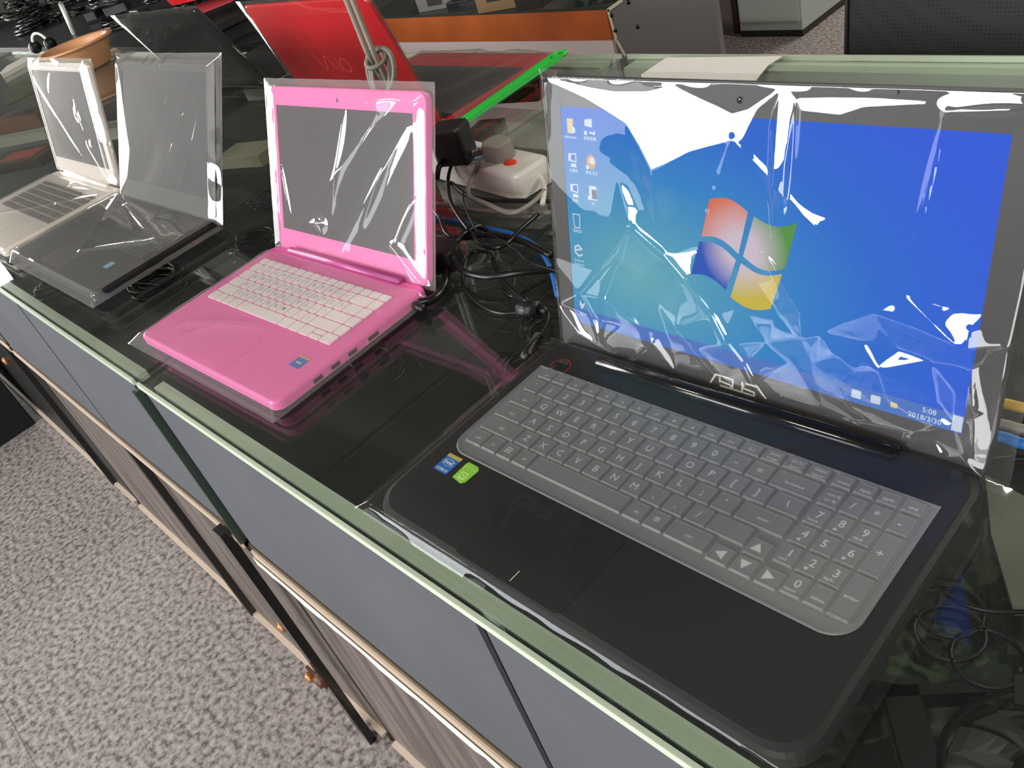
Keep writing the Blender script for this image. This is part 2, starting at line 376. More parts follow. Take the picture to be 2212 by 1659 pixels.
# copper knobs on the front
def knob(x, y, z, label, big=False):
    t = thing('door_hinge', label, 'hinge', (x, y, z), 0, 'copper door hinges on the counter front')
    M = Matrix.Rotation(radians(90), 4, 'X')
    k = MB(); k.lathe([(0, .018), (.008, .017), (.011, .012), (.009, .007), (.006, .004), (.006, 0)], 16, M=M); k.obj('knob', M_copper, t)
    if big:
        k = MB(); k.lathe([(0, .014), (.012, .012), (.014, .004), (.014, 0)], 16, M=Matrix.Translation((.035, 0, .012)) @ M); k.box(-.01, -.006, -.004, .045, 0, .016); k.obj('bracket', mat('dark_copper', lin(98, 66, 52), .45, .5), t)
knob(-.640, -.197, .215, 'copper hinge with bracket on the black upright strip', True)
kq = at(612, 1352, y=-.188); knob(kq.x, -.180, kq.z, 'small copper knob low on the brown door beside the black upright')
knob(-1.95, -.182, .50, 'blurred copper knob at the far left of the counter front')
# black cabinet standing at the left end
t = thing('floor_cabinet', 'black cabinet standing on the terrazzo at the far left', 'cabinet', (-3.3, -.62, 0))
k = MB(); k.rbox(-.65, -.75, .65, .42, .0, .46, .004, .003); k.obj('cabinet_body', mat('matt_black_board', lin(12, 12, 12), .8), t)
k = MB(); k.box(-.6, -.755, .05, .6, -.750, .42); k.obj('cabinet_door', M_black, t)

# ------------------------------------------------------------------ laptops
def lid_frame(root, o, a):   # parent-space location and rotation of a lid-plane object
    return dict(parent=root, loc=o, rot=(pi / 2 - a, 0, 0))

def keyboard(root, rows, top, mk, mleg, h=.0019, gap=.0020, name='keyboard', kh=None):
    xs = [k[0] - k[2] / 2 for r in rows for k in r] + [k[0] + k[2] / 2 for r in rows for k in r]
    ys = [k[1] - k[3] / 2 for r in rows for k in r] + [k[1] + k[3] / 2 for r in rows for k in r]
    b = MB(); b.rbox(min(xs) - .002, min(ys) - .002, max(xs) + .002, max(ys) + .002, top - .0008, top + .0002, .003)
    kb = b.obj(name, mk[1], root)
    for r in rows:
        for kk in r:
            cx, cy, w_, d_, lab = kk[:5]
            m = MB(); m.rbox(cx - w_ / 2 + gap / 2, cy - d_ / 2 + gap / 2, cx + w_ / 2 - gap / 2, cy + d_ / 2 - gap / 2, top + .0001, top + h, .0014, .0003, seg=2)
            if lab:
                z = top + h + .00008
                big = len(lab) == 1 or (lab[0] in '0123456789' and '\n' in lab)
                parts = lab.split('\n')
                if len(parts) == 1 and len(lab) == 1: m.text(lab, .0088 if d_ > .014 else .005, cx - (.0012 if w_ < .02 else 0), cy, z, 1)
                elif len(parts) == 1: m.text(lab, .0040 if len(lab) < 6 else .0036, cx, cy - .001, z, 1)
                elif big:
                    m.text(parts[0], .0088, cx + .0005, cy + .0012, z, 1); m.text(parts[1], .0034, cx - .0015, cy - .0045, z, 1)
                else:
                    m.text(parts[0], .0036, cx, cy + .0024, z, 1); m.text(parts[1], .0036, cx, cy - .0026, z, 1)
            m.obj('key', [mk[0], mleg], kb)
    return kb

def base(root, W, D, T, m, r=.018, gap=.004, front=.012, ch=.004):
    k = MB(); k.rbox(0, 0, W, D, T - front, T, r, ch, seg=6); k.rbox(.006, .004, W - .006, D - .002, gap, T - front, r, 0, seg=6, chb=.006)
    o = k.obj('base', m, root)
    f = MB()
    for x in (.04, W - .04):
        for y in (.03, D - .03):
            q = MB(); q.lathe([(0, 0), (.007, 0), (.0075, gap + .006), (0, gap + .006)], 12, M=Matrix.Translation((x, y, 0))); q.obj('rubber_foot', M_rubber, root)
    return o

def lid(root, o, a, W0, W1, H0, H1, th, m, r=.012, scr=None, ms=None, bez=None, mbz=None, cam=None):
    """lid slab in lid-plane coordinates (s,h), n>0 towards the user"""
    k = MB(); k.rbox(W0, H0, W1, H1, -th, -.0005, r, .0, seg=6, chb=.002)
    L = k.obj('lid', m, **lid_frame(root, o, a))
    if bez:
        k = MB(); x0, y0, x1, y1 = scr; X0, Y0, X1, Y1 = W0 + .001, H0 + .001, W1 - .001, H1 - .001
        ou = rrect(X0, Y0, X1, Y1, r, 6); n = len(ou)
        inn = []
        for (x, y) in ou:
            inn.append((min(max(x, x0), x1), min(max(y, y0), y1)))
        vs = [(x, y, -.0004) for x, y in ou] + [(x, y, .0012) for x, y in ou] + [(x, y, .0008) for x, y in inn] + [(x, y, -.0004) for x, y in inn]
        fs = []
        for i in range(n):
            j = (i + 1) % n
            for q in range(3): fs.append((q * n + i, q * n + j, (q + 1) * n + j, (q + 1) * n + i))
        k.add(vs, fs); k.obj('screen_bezel', mbz, L)
    if scr and ms:
        x0, y0, x1, y1 = scr; k = MB(); k.box(x0 - .0005, y0 - .0005, -.0004, x1 + .0005, y1 + .0005, .0003); k.obj('screen', ms, L)
    if cam:
        k = MB(); k.lathe([(0, .0016), (.002, .0016), (.0025, .0012)], 12, M=Matrix.Translation((cam[0], cam[1], 0))); k.obj('webcam', M_gloss, L)
    return L

def sstep(a, b, x):
    t = min(1, max(0, (x - a) / (b - a))); return t * t * (3 - 2 * t)

def vnoise(seed):
    r = random.Random(seed); P = [(r.uniform(10, 60), r.uniform(0, 2 * pi), r.uniform(0, 6.28), r.uniform(.3, 1)) for _ in range(9)]
    def f(x, y):
        s = 0
        for k, a, p, am in P: s += am * sin(k * (x * cos(a) + y * sin(a)) + p)
        return s / 9
    return f

def film_height(feats, seed, amp):
    nz = vnoise(seed)
    F = []
    for ft in feats:
        F.append(ft)
    def f(x, y):
        h = amp * nz(x, y)
        for ft in F:
            if ft[0] == 'r':
                _, x0, y0, x1, y1, A, wd = ft
                dx, dy = x1 - x0, y1 - y0; L2 = dx * dx + dy * dy
                t = ((x - x0) * dx + (y - y0) * dy) / L2; tc = min(1, max(0, t))
                d = hypot(x - x0 - tc * dx, y - y0 - tc * dy)
                if d < wd * 5: h += A * exp(-d / wd) * (0.35 + .65 * sin(pi * min(.98, max(.02, tc))) ** .6)
            elif ft[0] == 'f': h += ft[1](x, y)
            elif ft[0] == 'c':
                _, x0, y0, A, rad = ft
                d = hypot(x - x0, y - y0)
                if d < rad: h += A * (1 - d / rad) ** 1.6
            elif ft[0] == 'g':
                _, x0, y0, A, rx, ry, an = ft
                ux = (x - x0) * cos(an) + (y - y0) * sin(an); uy = -(x - x0) * sin(an) + (y - y0) * cos(an)
                q = (ux / rx) ** 2 + (uy / ry) ** 2
                if q < 9: h += A * exp(-q)
        return h
    return f

def sleeve(root, o, a, rect, lidrect, th, mat_, feats, seed, amp, nx=150, ny=100, lift=.0025, back=True, crink=.0012, bulge=0.0, bw=.014, name='plastic_sleeve', flat=False):
    """clear bag: rect = bag outline, lidrect = what it wraps; heights are measured off the front face"""
    X0, Y0, X1, Y1 = rect; x0, y0, x1, y1 = lidrect
    H = film_height(feats, seed, amp); cr = vnoise(seed + 99); cr2 = vnoise(seed + 7)
    def fn(u, v):
        x = X0 + (X1 - X0) * u; y = Y0 + (Y1 - Y0) * v
        dx = min(x - X0, X1 - x); dy = min(y - Y0, Y1 - y)
        mx = (x0 - X0) if x < (X0 + X1) / 2 else (X1 - x1); my = (y0 - Y0) if y < (Y0 + Y1) / 2 else (Y1 - y1)
        ex = min(1, max(0, dx / max(mx, 1e-4))); ey = min(1, max(0, dy / max(my, 1e-4))); e = min(ex, ey)
        inner = lift + H(x, y) + bulge * max(0, min(1, min(x - x0, x1 - x, (y1 - y) * 1.4) / bw))
        inner = max(inner, .0016) + 0
        c = crink * exp(-((min(dx / max(mx, 1e-4), dy / max(my, 1e-4)) - .8) ** 2) / .5) * (cr(x * 3.5, y * 3.5) + cr2(x * 1.5, y * 1.5))
        zz = -th / 2 + (inner + th / 2) * e + c * (e > .25)
        wob = .0012 * (cr(x * 3, y * 3) if e < .3 else 0)
        return (x + wob, y + wob * .7, zz)
    k = MB(); k.grid(nx, ny, fn)
    if back:
        def fb(u, v):
            x = X0 + (X1 - X0) * u; y = Y0 + (Y1 - Y0) * v
            e = min(sstep(0, 1, min(x - X0, X1 - x) / .012), sstep(0, 1, min(y - Y0, Y1 - y) / .012))
            wob = .0012 * (cr(x * 3, y * 3) if e < .3 else 0)
            return (x + wob, y + wob * .7, -th / 2 - (th / 2 + .0015) * e)
        k.grid(nx // 3, ny // 3, fb)
    if flat: return k.obj(name, mat_, root, loc=o)
    return k.obj(name, mat_, **lid_frame(root, o, a))

# ---- 1: the big running laptop -------------------------------------------------
AX, AY = -.061, -.158
A = thing('laptop', 'big black laptop switched on, blue desktop on its screen, wrapped in clear film', 'laptop', (AX, AY, ZT), 0)
TB = .028
k = MB(); k.rbox(0, 0, .390, .2475, .014, TB, .026, .005, seg=8); k.rbox(.008, .004, .382, .244, .004, .014, .024, 0, seg=8, chb=.005)
k.obj('base', M_deck, A)
for x in (.05, .34):
    for y in (.03, .22):
        q = MB(); q.lathe([(0, 0), (.007, 0), (.0075, .008), (0, .008)], 12, M=Matrix.Translation((x, y, 0))); q.obj('rubber_foot', M_rubber, A)
# hinge bar and shoulders
q = MB(); q.tube([(.064, .228, TB - .0005), (.066, .228, TB - .0005), (.330, .2345, TB - .0005), (.332, .2345, TB - .0005)], [.004, .0075, .0075, .004], 14); q.obj('hinge_bar', M_gloss, A)
# touchpad
q = MB(); q.rbox(.106, .003 + .0, .214, .077, TB - .0002, TB + .0004, .006, seg=5); q.obj('touchpad', mat('touchpad_black', lin(25, 25, 24), .36), A)
q = MB(); q.line([(.165, .006), (.165, .016)], .0005, TB + .0006); q.obj('touchpad_mark', M_legend, A)
# power button
q = MB(); q.lathe([(0, .0012), (.008, .0012), (.0085, 0)], 24, M=Matrix.Translation((.033, .209, TB))); q.lathe([(.0095, .0002), (.0105, .0008), (.0112, .0002)], 24, 1, M=Matrix.Translation((.033, .209, TB)))
q.obj('power_button', [M_gloss, M_darkred], A)
# stickers
M_int = mat('blue_sticker', lin(28, 104, 178), .35); M_gold = mat('gold_sticker', lin(190, 165, 80), .35); M_nv = mat('green_sticker', lin(140, 205, 60), .35); M_nv2 = mat('pale_green_sticker', lin(185, 228, 120), .35)
q = MB(); z = TB + .0003; q.rbox(.022, .056, .039, .076, TB, z, .001); q.rbox(.022, .0725, .039, .0762, z, z + .0001, .0005, mi=1)
q.text('intel', .0058, .0305, .0672, z + .0002, 2, sx=1.0); q.text('CORE i5', .0038, .0305, .0585, z + .0002, 2)
ring = [(.0305 + .0068 * cos(a / 16 * 2 * pi), .067 + .0035 * sin(a / 16 * 2 * pi)) for a in range(1, 16)]
q.line(ring, .0004, z + .0002, 2); q.obj('processor_sticker', [M_int, M_gold, M_legend], A)
q = MB(); q.prism([(.046, .057), (.058, .055), (.061, .058), (.062, .073), (.059, .076), (.047, .0765), (.0455, .074)], TB, z, mi=0)
q.text('GEFORCE', .0036, .0537, .0715, z + .0001, 1); q.rbox(.0495, .0585, .0580, .0665, z, z + .0001, .001, mi=1)
ring = [(.0537 + .0022 * cos(a / 12 * 2 * pi), .0625 + .0018 * sin(a / 12 * 2 * pi)) for a in range(13)]; q.line(ring, .0006, z + .0002, 0)
q.poly([(.0468, .0595), (.058, .0575), (.058, .0567), (.0468, .0585)], z + .0001, 1)
q.obj('graphics_sticker', [M_nv, M_nv2], A)
# keyboard: positions measured from the letter Q
def kx(x): return x - AX
def ky(y): return y - AY
P_, H_ = .019, .0187
rows = []
R = [(kx(-.0285), ky(H_), .0170, .0187, '`')]
for i, c in enumerate('1234567890-='): R.append((kx(-.0095 + .019 * i), ky(H_), .019, .0187, c))
R.append((kx(.2255 + .0006), ky(H_), .0345, .0187, 'backspace')); rows.append(R)
R = [(kx(-.0235), ky(0), .028, .0187, 'tab')]
for i, c in enumerate('QWERTYUIOP[]'): R.append((kx(.019 * i), ky(0), .019, .0187, c))
R.append((kx(.2310), ky(0), .0245, .0187, '\\')); rows.append(R)
R = [(kx(-.0215), ky(-H_), .0325, .0187, 'caps')]
for i, c in enumerate("ASDFGHJKL;'"): R.append((kx(.00475 + .019 * i), ky(-H_), .019, .0187, c))
R.append((kx(.2240), ky(-H_), .0385, .0187, 'enter')); rows.append(R)
R = [(kx(-.0165), ky(-2 * H_), .0425, .0187, 'shift')]
for i, c in enumerate('ZXCVBNM,./'): R.append((kx(.01425 + .019 * i), ky(-2 * H_), .019, .0187, c))
R.append((kx(.2095), ky(-2 * H_), .0315, .0187, '')); rows.append(R)
y5 = -3 * H_ + .0003
R = [(kx(-.0275), ky(y5), .020, .0187, 'ctrl'), (kx(-.0085), ky(y5), .018, .0187, 'fn'), (kx(.0100), ky(y5), .018, .0187, '\u229e'), (kx(.0285), ky(y5), .018, .0187, 'alt'),
     (kx(.0860), ky(y5), .097, .0187, ''), (kx(.1440), ky(y5), .018, .0187, 'alt'), (kx(.1625), ky(y5), .018, .0187, '\u2261'), (kx(.1890), ky(y5), .034, .0187, 'ctrl')]
rows.append(R)
rows.append([(kx(.2345), ky(-.0425), .0178, .0165, '\u25b2'), (kx(.2165), ky(-.0590), .0178, .0165, '\u25c0'), (kx(.2345), ky(-.0590), .0178, .0165, '\u25bc'), (kx(.2525), ky(-.0590), .0170, .0165, '\u25b6')])
fl = ['esc'] + ['f%d' % i for i in range(1, 13)] + ['pause\nbreak', 'prt sc\nsysrq', 'delete\ninsert']
R = []
for i, c in enumerate(fl): R.append((kx(-.0285 + .01755 * i), ky(.0355), .0172, .0130, c))
for i, c in enumerate(('home', 'pgup', 'pgdn', 'end')): R.append((kx(.2530 + .0157 * i), ky(.0355), .0154, .0130, c))
rows.append(R)
np_ = [(('num lk\nscr lk'), '/', '*', '-'), ('7\nhome', '8\n\u25b2', '9\npgup', None), ('4\n\u25c0', '5', '6\n\u25b6', None), ('1\nend', '2\n\u25bc', '3\npgdn', None), (None, '0\ninsert', '.\ndelete', None)]
for j, rr in enumerate(np_):
    R = []
    for i, c in enumerate(rr):
        if c: R.append((kx(.2530 + .0157 * i), ky(H_ - H_ * j), .0155, .0187, c))
    rows.append(R)
rows.append([(kx(.2530 + .0157 * 3), ky(-.5 * H_), .0155, .0374, '+'), (kx(.2530 + .0157 * 3), ky(-2.5 * H_), .0155, .0374, 'enter')])
KB = keyboard(A, rows, TB, (M_key, M_black), M_legend)
# silicone keyboard cover (height field that rises over every key)
cells = [(k[0] - k[2] / 2 + .0007, k[0] + k[2] / 2 - .0007, k[1] - k[3] / 2 + .0007, k[1] + k[3] / 2 - .0007) for r in rows for k in r]
cx0, cx1, cy0, cy1 = kx(-.0455), kx(.3135), ky(-.0785), ky(.0445)
NX, NY = 520, 190
hm = [[0.0] * (NX + 1) for _ in range(NY + 1)]
for (a0, a1, b0, b1) in cells:
    i0 = int((a0 - cx0) / (cx1 - cx0) * NX); i1 = int((a1 - cx0) / (cx1 - cx0) * NX) + 1
    j0 = int((b0 - cy0) / (cy1 - cy0) * NY); j1 = int((b1 - cy0) / (cy1 - cy0) * NY) + 1
    for j in range(max(0, j0), min(NY, j1) + 1):
        for i in range(max(0, i0), min(NX, i1) + 1):
            x = cx0 + (cx1 - cx0) * i / NX; y = cy0 + (cy1 - cy0) * j / NY
            d = min(x - a0, a1 - x, y - b0, b1 - y)
            if d > -.0001: hm[j][i] = max(hm[j][i], .0016 * min(1, (d + .0001) / .0007) + (.00025 if .0006 < d < .0018 else 0))
def cov(u, v):
    i = round(u * NX); j = round(v * NY); x = cx0 + (cx1 - cx0) * u; y = cy0 + (cy1 - cy0) * v
    r = .020     # rounded lower corners
    for ccx, sg in ((cx0 + r, -1), (cx1 - r, 1)):
        if (x - ccx) * sg > 0 and y < cy0 + r:
            dx, dy = (x - ccx), y - (cy0 + r); L = hypot(dx, dy); m = max(abs(dx), abs(dy))
            if L > 1e-9: x = ccx + dx * m / L; y = cy0 + r + dy * m / L
    fi = min(NX, max(0, (x - cx0) / (cx1 - cx0) * NX)); fj = min(NY, max(0, (y - cy0) / (cy1 - cy0) * NY))
    if x != cx0 + (cx1 - cx0) * u: i = int(round(fi)); j = int(round(fj))
    e = min(u * (cx1 - cx0), (1 - u) * (cx1 - cx0), v * (cy1 - cy0), (1 - v) * (cy1 - cy0))
    z = TB + .0009 + hm[j][i] + (.0012 * exp(-((e - .0012) / .0010) ** 2))
    return (x, y, z)
k = MB(); k.grid(NX, NY, cov); kc = k.obj('keyboard_cover', M_cover, A); kc['label'] = 'milky silicone keyboard cover'
# lid
LO = (-.0387 - AX, .0932 - AY, .9487 - ZT); LA = .2512
def wallpaper():
    m = bpy.data.materials.new('lit_desktop'); m.use_nodes = True; nt = m.node_tree; N = nt.nodes
    N.remove(N['Principled BSDF']); e = N.new('ShaderNodeEmission'); tc = N.new('ShaderNodeTexCoord'); sp = N.new('ShaderNodeSeparateXYZ')
    nt.links.new(tc.outputs['Object'], sp.inputs[0])
    def math(op, a, b=None):
        n = N.new('ShaderNodeMath'); n.operation = op
        for i, q in enumerate((a, b)):
            if q is None: continue
            if isinstance(q, (int, float)): n.inputs[i].default_value = q
            else: nt.links.new(q, n.inputs[i])
        return n.outputs[0]
    X = math('DIVIDE', sp.outputs['X'], .3442); Y = math('DIVIDE', sp.outputs['Y'], .1935)
    # distance from a glow that sits left of the middle, low
    dx = math('MULTIPLY', math('SUBTRACT', X, .22), 1.15); dy = math('MULTIPLY', math('SUBTRACT', Y, .30), 1.0)
    d = math('SQRT', math('ADD', math('MULTIPLY', dx, dx), math('MULTIPLY', dy, dy)))
    r = N.new('ShaderNodeValToRGB'); E = r.color_ramp.elements
    E[0].position = 0; E[0].color = lin(108, 176, 190); E[1].position = 1; E[1].color = lin(44, 92, 226)
    for p, c in ((.25, (76, 156, 194)), (.45, (46, 134, 204)), (.7, (38, 106, 214))):
        k = E.new(p); k.color = lin(*c)
    nt.links.new(d, r.inputs[0]); nt.links.new(r.outputs[0], e.inputs[0]); e.inputs[1].default_value = .95
    nt.links.new(e.outputs[0], N['Material Output'].inputs[0]); return m
L = lid(A, LO, LA, -.0172, .363, -.034, .2165, .009, M_black, .014, (0, 0, .3442, .1935), wallpaper(), True, M_bezel, (.1709, .205))
def emi_glow(name, col, glow, c, r0, r1):
    m = emi(name, col); nt = m.node_tree; N = nt.nodes
    tc = N.new('ShaderNodeTexCoord'); vd = N.new('ShaderNodeVectorMath'); vd.operation = 'DISTANCE'; vd.inputs[1].default_value = (c[0], c[1], .0005)
    mr = N.new('ShaderNodeMapRange'); mr.inputs['From Min'].default_value = r0; mr.inputs['From Max'].default_value = r1
    mx = N.new('ShaderNodeMix'); mx.data_type = 'RGBA'; mx.inputs[6].default_value = glow; mx.inputs[7].default_value = col
    nt.links.new(tc.outputs['Object'], vd.inputs[0]); nt.links.new(vd.outputs['Value'], mr.inputs['Value']); nt.links.new(mr.outputs[0], mx.inputs[0]); nt.links.new(mx.outputs[2], N['Emission'].inputs[0])
    return m
GL = lin(206, 190, 206); GC = (.1733, .0975)
E_or = emi_glow('flag_orange', lin(214, 112, 84), GL, GC, .012, .040); E_gr = emi_glow('flag_green', lin(84, 146, 70), GL, GC, .014, .040); E_bl = emi_glow('flag_blue', lin(36, 84, 184), GL, GC, .010, .034); E_ye = emi_glow('flag_yellow', lin(200, 180, 70), GL, GC, .012, .038); E_wh = emi('icon_white', lin(200, 214, 232)); E_bar = emi('taskbar', lin(78, 118, 196)); E_pk = emi('flag_glow', lin(196, 186, 210)); E_tan = emi('icon_tan', lin(216, 196, 140))
def curvequad(q, c0, c1, bend0, bend1, mi, n=10):
    """quad with wavy top/bottom: c0=(x0,y0,x1,y1) top edge, c1 bottom edge"""
    vs = []
    for i in range(n + 1):
        t = i / n
        vs.append((c0[0] + (c0[2] - c0[0]) * t, c0[1] + (c0[3] - c0[1]) * t + bend0 * sin(pi * t), .0005))
    for i in range(n + 1):
        t = i / n
        vs.append((c1[0] + (c1[2] - c1[0]) * t, c1[1] + (c1[3] - c1[1]) * t + bend1 * sin(pi * t), .0005))
    q.add(vs, [(i, i + n + 1, i + n + 2, i + 1) for i in range(n)], mi)
q = MB()
curvequad(q, (.1466, .1328, .1795, .1275), (.1398, .1030, .1725, .0945), .0050, .0050, 0)
curvequad(q, (.1845, .1250, .2185, .1250), (.1765, .0935, .2110, .0905), -.0050, -.0060, 1)
curvequad(q, (.1378, .0985, .1705, .0895), (.1299, .0705, .1625, .0640), .0050, .0045, 2)
curvequad(q, (.1750, .0880, .2090, .0860), (.1665, .0590, .2010, .0570), -.0050, -.0050, 3)
q.obj('flag_emblem', [E_or, E_gr, E_bl, E_ye], L)
q = MB(); q.poly([(0, 0), (.3442, 0), (.3442, .0135), (0, .0135)], .0005, 0)
q.text('5:08', .0055, .322, .0098, .0007, 1); q.text('2018/3/30', .0055, .3195, .0038, .0007, 1)
for x in (.268, .282): q.poly(rrect(x, .004, x + .007, .0105, .001, 2), .0007, 1)
q.poly(rrect(.296, .005, .301, .009, .001, 2), .0007, 2); q.poly([(.337, .001), (.3435, .001), (.3435, .0125), (.337, .0125)], .0006, 1)
q.obj('taskbar', [E_bar, E_wh, E_tan], L)
q = MB()
icons = [(.0105, .178, 'f', 'Administr...'), (.031, .178, 'p', '\u5bbd\u5e26\u8fde\u63a5'), (.0105, .150, 'm', '\u8ba1\u7b97\u673a'), (.031, .150, 'o', '\u5b89\u5168\u536b\u58eb'), (.0105, .124, 'g', '\u7f51\u7edc'), (.031, .124, 'd', 'PC'), (.0105, .097, 'b', '\u56de\u6536\u7ad9'), (.0105, .070, 'e', 'Internet\nExplorer'), (.0105, .018, 's', '\u97f3\u4e50')]
for x, y, kd, tx in icons:
    z = .0006
    if kd == 'f': q.poly([(x - .004, y - .006), (x + .002, y - .006), (x + .003, y + .006), (x - .004, y + .006)], z, 1); q.poly([(x + .001, y - .006), (x + .005, y - .005), (x + .0045, y - .001), (x + .0015, y)], z + .0001, 0)
    elif kd in 'mg': q.poly([(x - .005, y - .001), (x + .004, y - .002), (x + .004, y + .006), (x - .005, y + .005)], z, 0); q.poly([(x - .002, y), (x + .003, y - .001), (x + .003, y + .005), (x - .002, y + .004)], z + .0001, 3); q.poly([(x - .003, y - .006), (x + .004, y - .006), (x + .003, y - .003), (x - .002, y - .003)], z, 0)
    elif kd == 'p': q.poly([(x - .005, y + .001), (x + .003, y), (x + .003, y + .007), (x - .005, y + .006)], z, 0); q.line([(x, y - .004), (x + .005, y - .005), (x + .005, y - .003)], .0015, z, 0)
    elif kd == 'o': q.poly([(x + .0052 * cos(t * pi / 9), y + .006 * sin(t * pi / 9)) for t in range(18)], z, 2); q.poly([(x + .001 + .003 * cos(t * pi / 6), y + .001 + .003 * sin(t * pi / 6)) for t in range(12)], z + .0001, 0)
    elif kd == 'd': q.poly([(x - .004, y - .006), (x + .005, y - .006), (x + .004, y + .006), (x - .004, y + .006)], z, 0); q.poly([(x - .001, y - .005), (x + .005, y - .005), (x + .004, y + .003), (x - .001, y + .003)], z + .0001, 4)
    elif kd == 'b': q.line([(x - .004, y + .006), (x - .003, y - .006), (x + .003, y - .006), (x + .004, y + .006), (x - .004, y + .006)], .001, z, 0)
    elif kd == 'e': q.line([(x + .004, y - .003), (x, y - .005), (x - .004, y - .002), (x - .004, y + .003), (x, y + .005), (x + .004, y + .002), (x - .004, y)], .0018, z, 0)
    elif kd == 's': q.poly([(x - .002, y + .005), (x, y + .001), (x + .004, y + .003), (x + .002, y - .002), (x - .001, y - .004), (x - .003, y)], z, 0)
    for i, ln in enumerate(tx.split('\n')): q.text(ln, .0034, x, y - .0092 - .0036 * i, z, 0)
    if x > .02: q.poly([(x - .0058, y - .0062), (x - .0028, y - .0062), (x - .0028, y - .0030), (x - .0058, y - .0030)], z + .0002, 0)
q.obj('desktop_icons', [E_wh, E_tan, emi('icon_orange', lin(214, 150, 90)), emi('icon_blue', lin(70, 100, 190)), emi('icon_dark', lin(90, 95, 120))], L)
# maker's emblem on the bezel
q = MB(); S = .0088; ox, oy = .1500, -.0195
def G(pts, dx): q.line([(ox + dx + x * S, oy + y * S) for x, y in pts], .0016, .0014)
G([(0, 0), (.55, 1), (1.15, 1)], 0)
G([(1.0, .8), (1.0, .35)], 0.0)
G([(.25, 1), (1.15, 1)], .0095); G([(.0, .75), (.05, .45), (1.15, .35), (1.15, 0), (.05, 0)], .0090)
G([(.1, 1), (.1, 0), (1.1, 0), (1.1, 1)], .0200)
G([(.2, 1), (1.15, 1)], .0315); G([(.0, .75), (.05, .45), (1.15, .35), (1.15, 0), (.05, 0)], .0305)
q.obj('maker_emblem', mat('chrome_letters', lin(205, 200, 185), .3, .3), L)
q = MB(); q.rbox(.088, .2125, .1055, .2150, .001, .0026, .001); q.obj('rubber_bumper', M_rubber, L)
q = MB(); q.rbox(.262, .2125, .2790, .2150, .001, .0026, .001); q.obj('rubber_bumper', M_rubber, L)

FA = [('r', .1672, .1783, .1380, .090, .0014, .006), ('r', .1672, .1783, .245, .115, .0014, .006), ('r', .3087, .2039, .3000, .1200, .0018, .005), ('r', .3087, .2039, .3600, .2080, .0018, .005), ('r', .3400, .0750, .3560, -.0100, .0020, .004),
      ('r', .0755, .1038, .0153, .0319, .0020, .0028), ('r', .0755, .1038, .1286, .0691, .0020, .0028), ('r', .1286, .0691, .2151, -.0330, .0022, .0028), ('r', .0153, .0319, .0370, -.0120, .0018, .0026), ('r', .0453, .0338, .0330, -.0060, .0014, .0026), ('r', .0453, .0338, .0966, .0044, .0016, .0026), ('r', .0104, -.0082, .0680, -.0250, .0018, .0026), ('r', -.0150, .0150, .0104, -.0082, .0018, .0026), ('r', .0680, -.0250, .0966, .0044, .0018, .0026), ('r', .0966, .0044, .1190, -.0230, .0018, .0026), ('r', .1190, -.0235, .2150, -.0330, .0020, .0028), ('r', .1203, .0218, .1700, -.0220, .0018, .0028), ('r', .3122, -.0100, .3400, .0080, .0020, .0026), ('r', .3495, -.0140, .3700, -.0300, .0024, .0026), ('r', .0453, .0338, .0755, .1038, .0012, .0026), ('r', .1970, .0999, .2266, .0632, .0012, .003), ('r', .2980, .0888, .3357, .0639, .0010, .003)]
def interp(P, x):
    if x <= P[0][0]: return P[0][1]
    for (x0, y0), (x1, y1) in zip(P[:-1], P[1:]):
        if x <= x1: return y0 + (y1 - y0) * (x - x0) / (x1 - x0)
    return P[-1][1]
# where the film slopes away from the lid towards the top edge: (upper line, lower line)
SLOPES = [([(-.012, .2150), (.0266, .2102), (.0599, .2070), (.0914, .2080), (.1168, .2123), (.1329, .2068), (.1562, .1992), (.1657, .1955), (.1783, .1992), (.1887, .2057), (.2020, .2136)],
           [(-.012, .2145), (.0308, .2014), (.0544, .1918), (.0727, .1840), (.0857, .1690), (.0986, .1506), (.1119, .1564), (.1329, .1675), (.1672, .1783), (.1753, .1804), (.1853, .2000), (.2020, .2130)], .105),
          ([(.1960, .1900), (.1975, .2010), (.2025, .2134), (.2047, .2136), (.2130, .2081)], [(.1960, .1898), (.1990, .1750), (.2015, .1614), (.2060, .1625), (.2106, .1700), (.2130, .2070)], .085),
          ([(.2140, .2076), (.2377, .2090), (.2674, .2096), (.2976, .2091)], [(.2140, .2070), (.2177, .2008), (.2447, .1995), (.2592, .2049), (.2976, .2085)], .11)]
def slope_h(x, y):
    h = 0
    for up, lo, sl in SLOPES:
        if x < up[0][0] or x > up[-1][0]: continue
        U = interp(up, x); Lw = interp(lo, x)
        if y >= U: continue
        d = U - max(y, Lw)
        h += sl * d * (1 - sstep(0, .055, Lw - y))
    return h
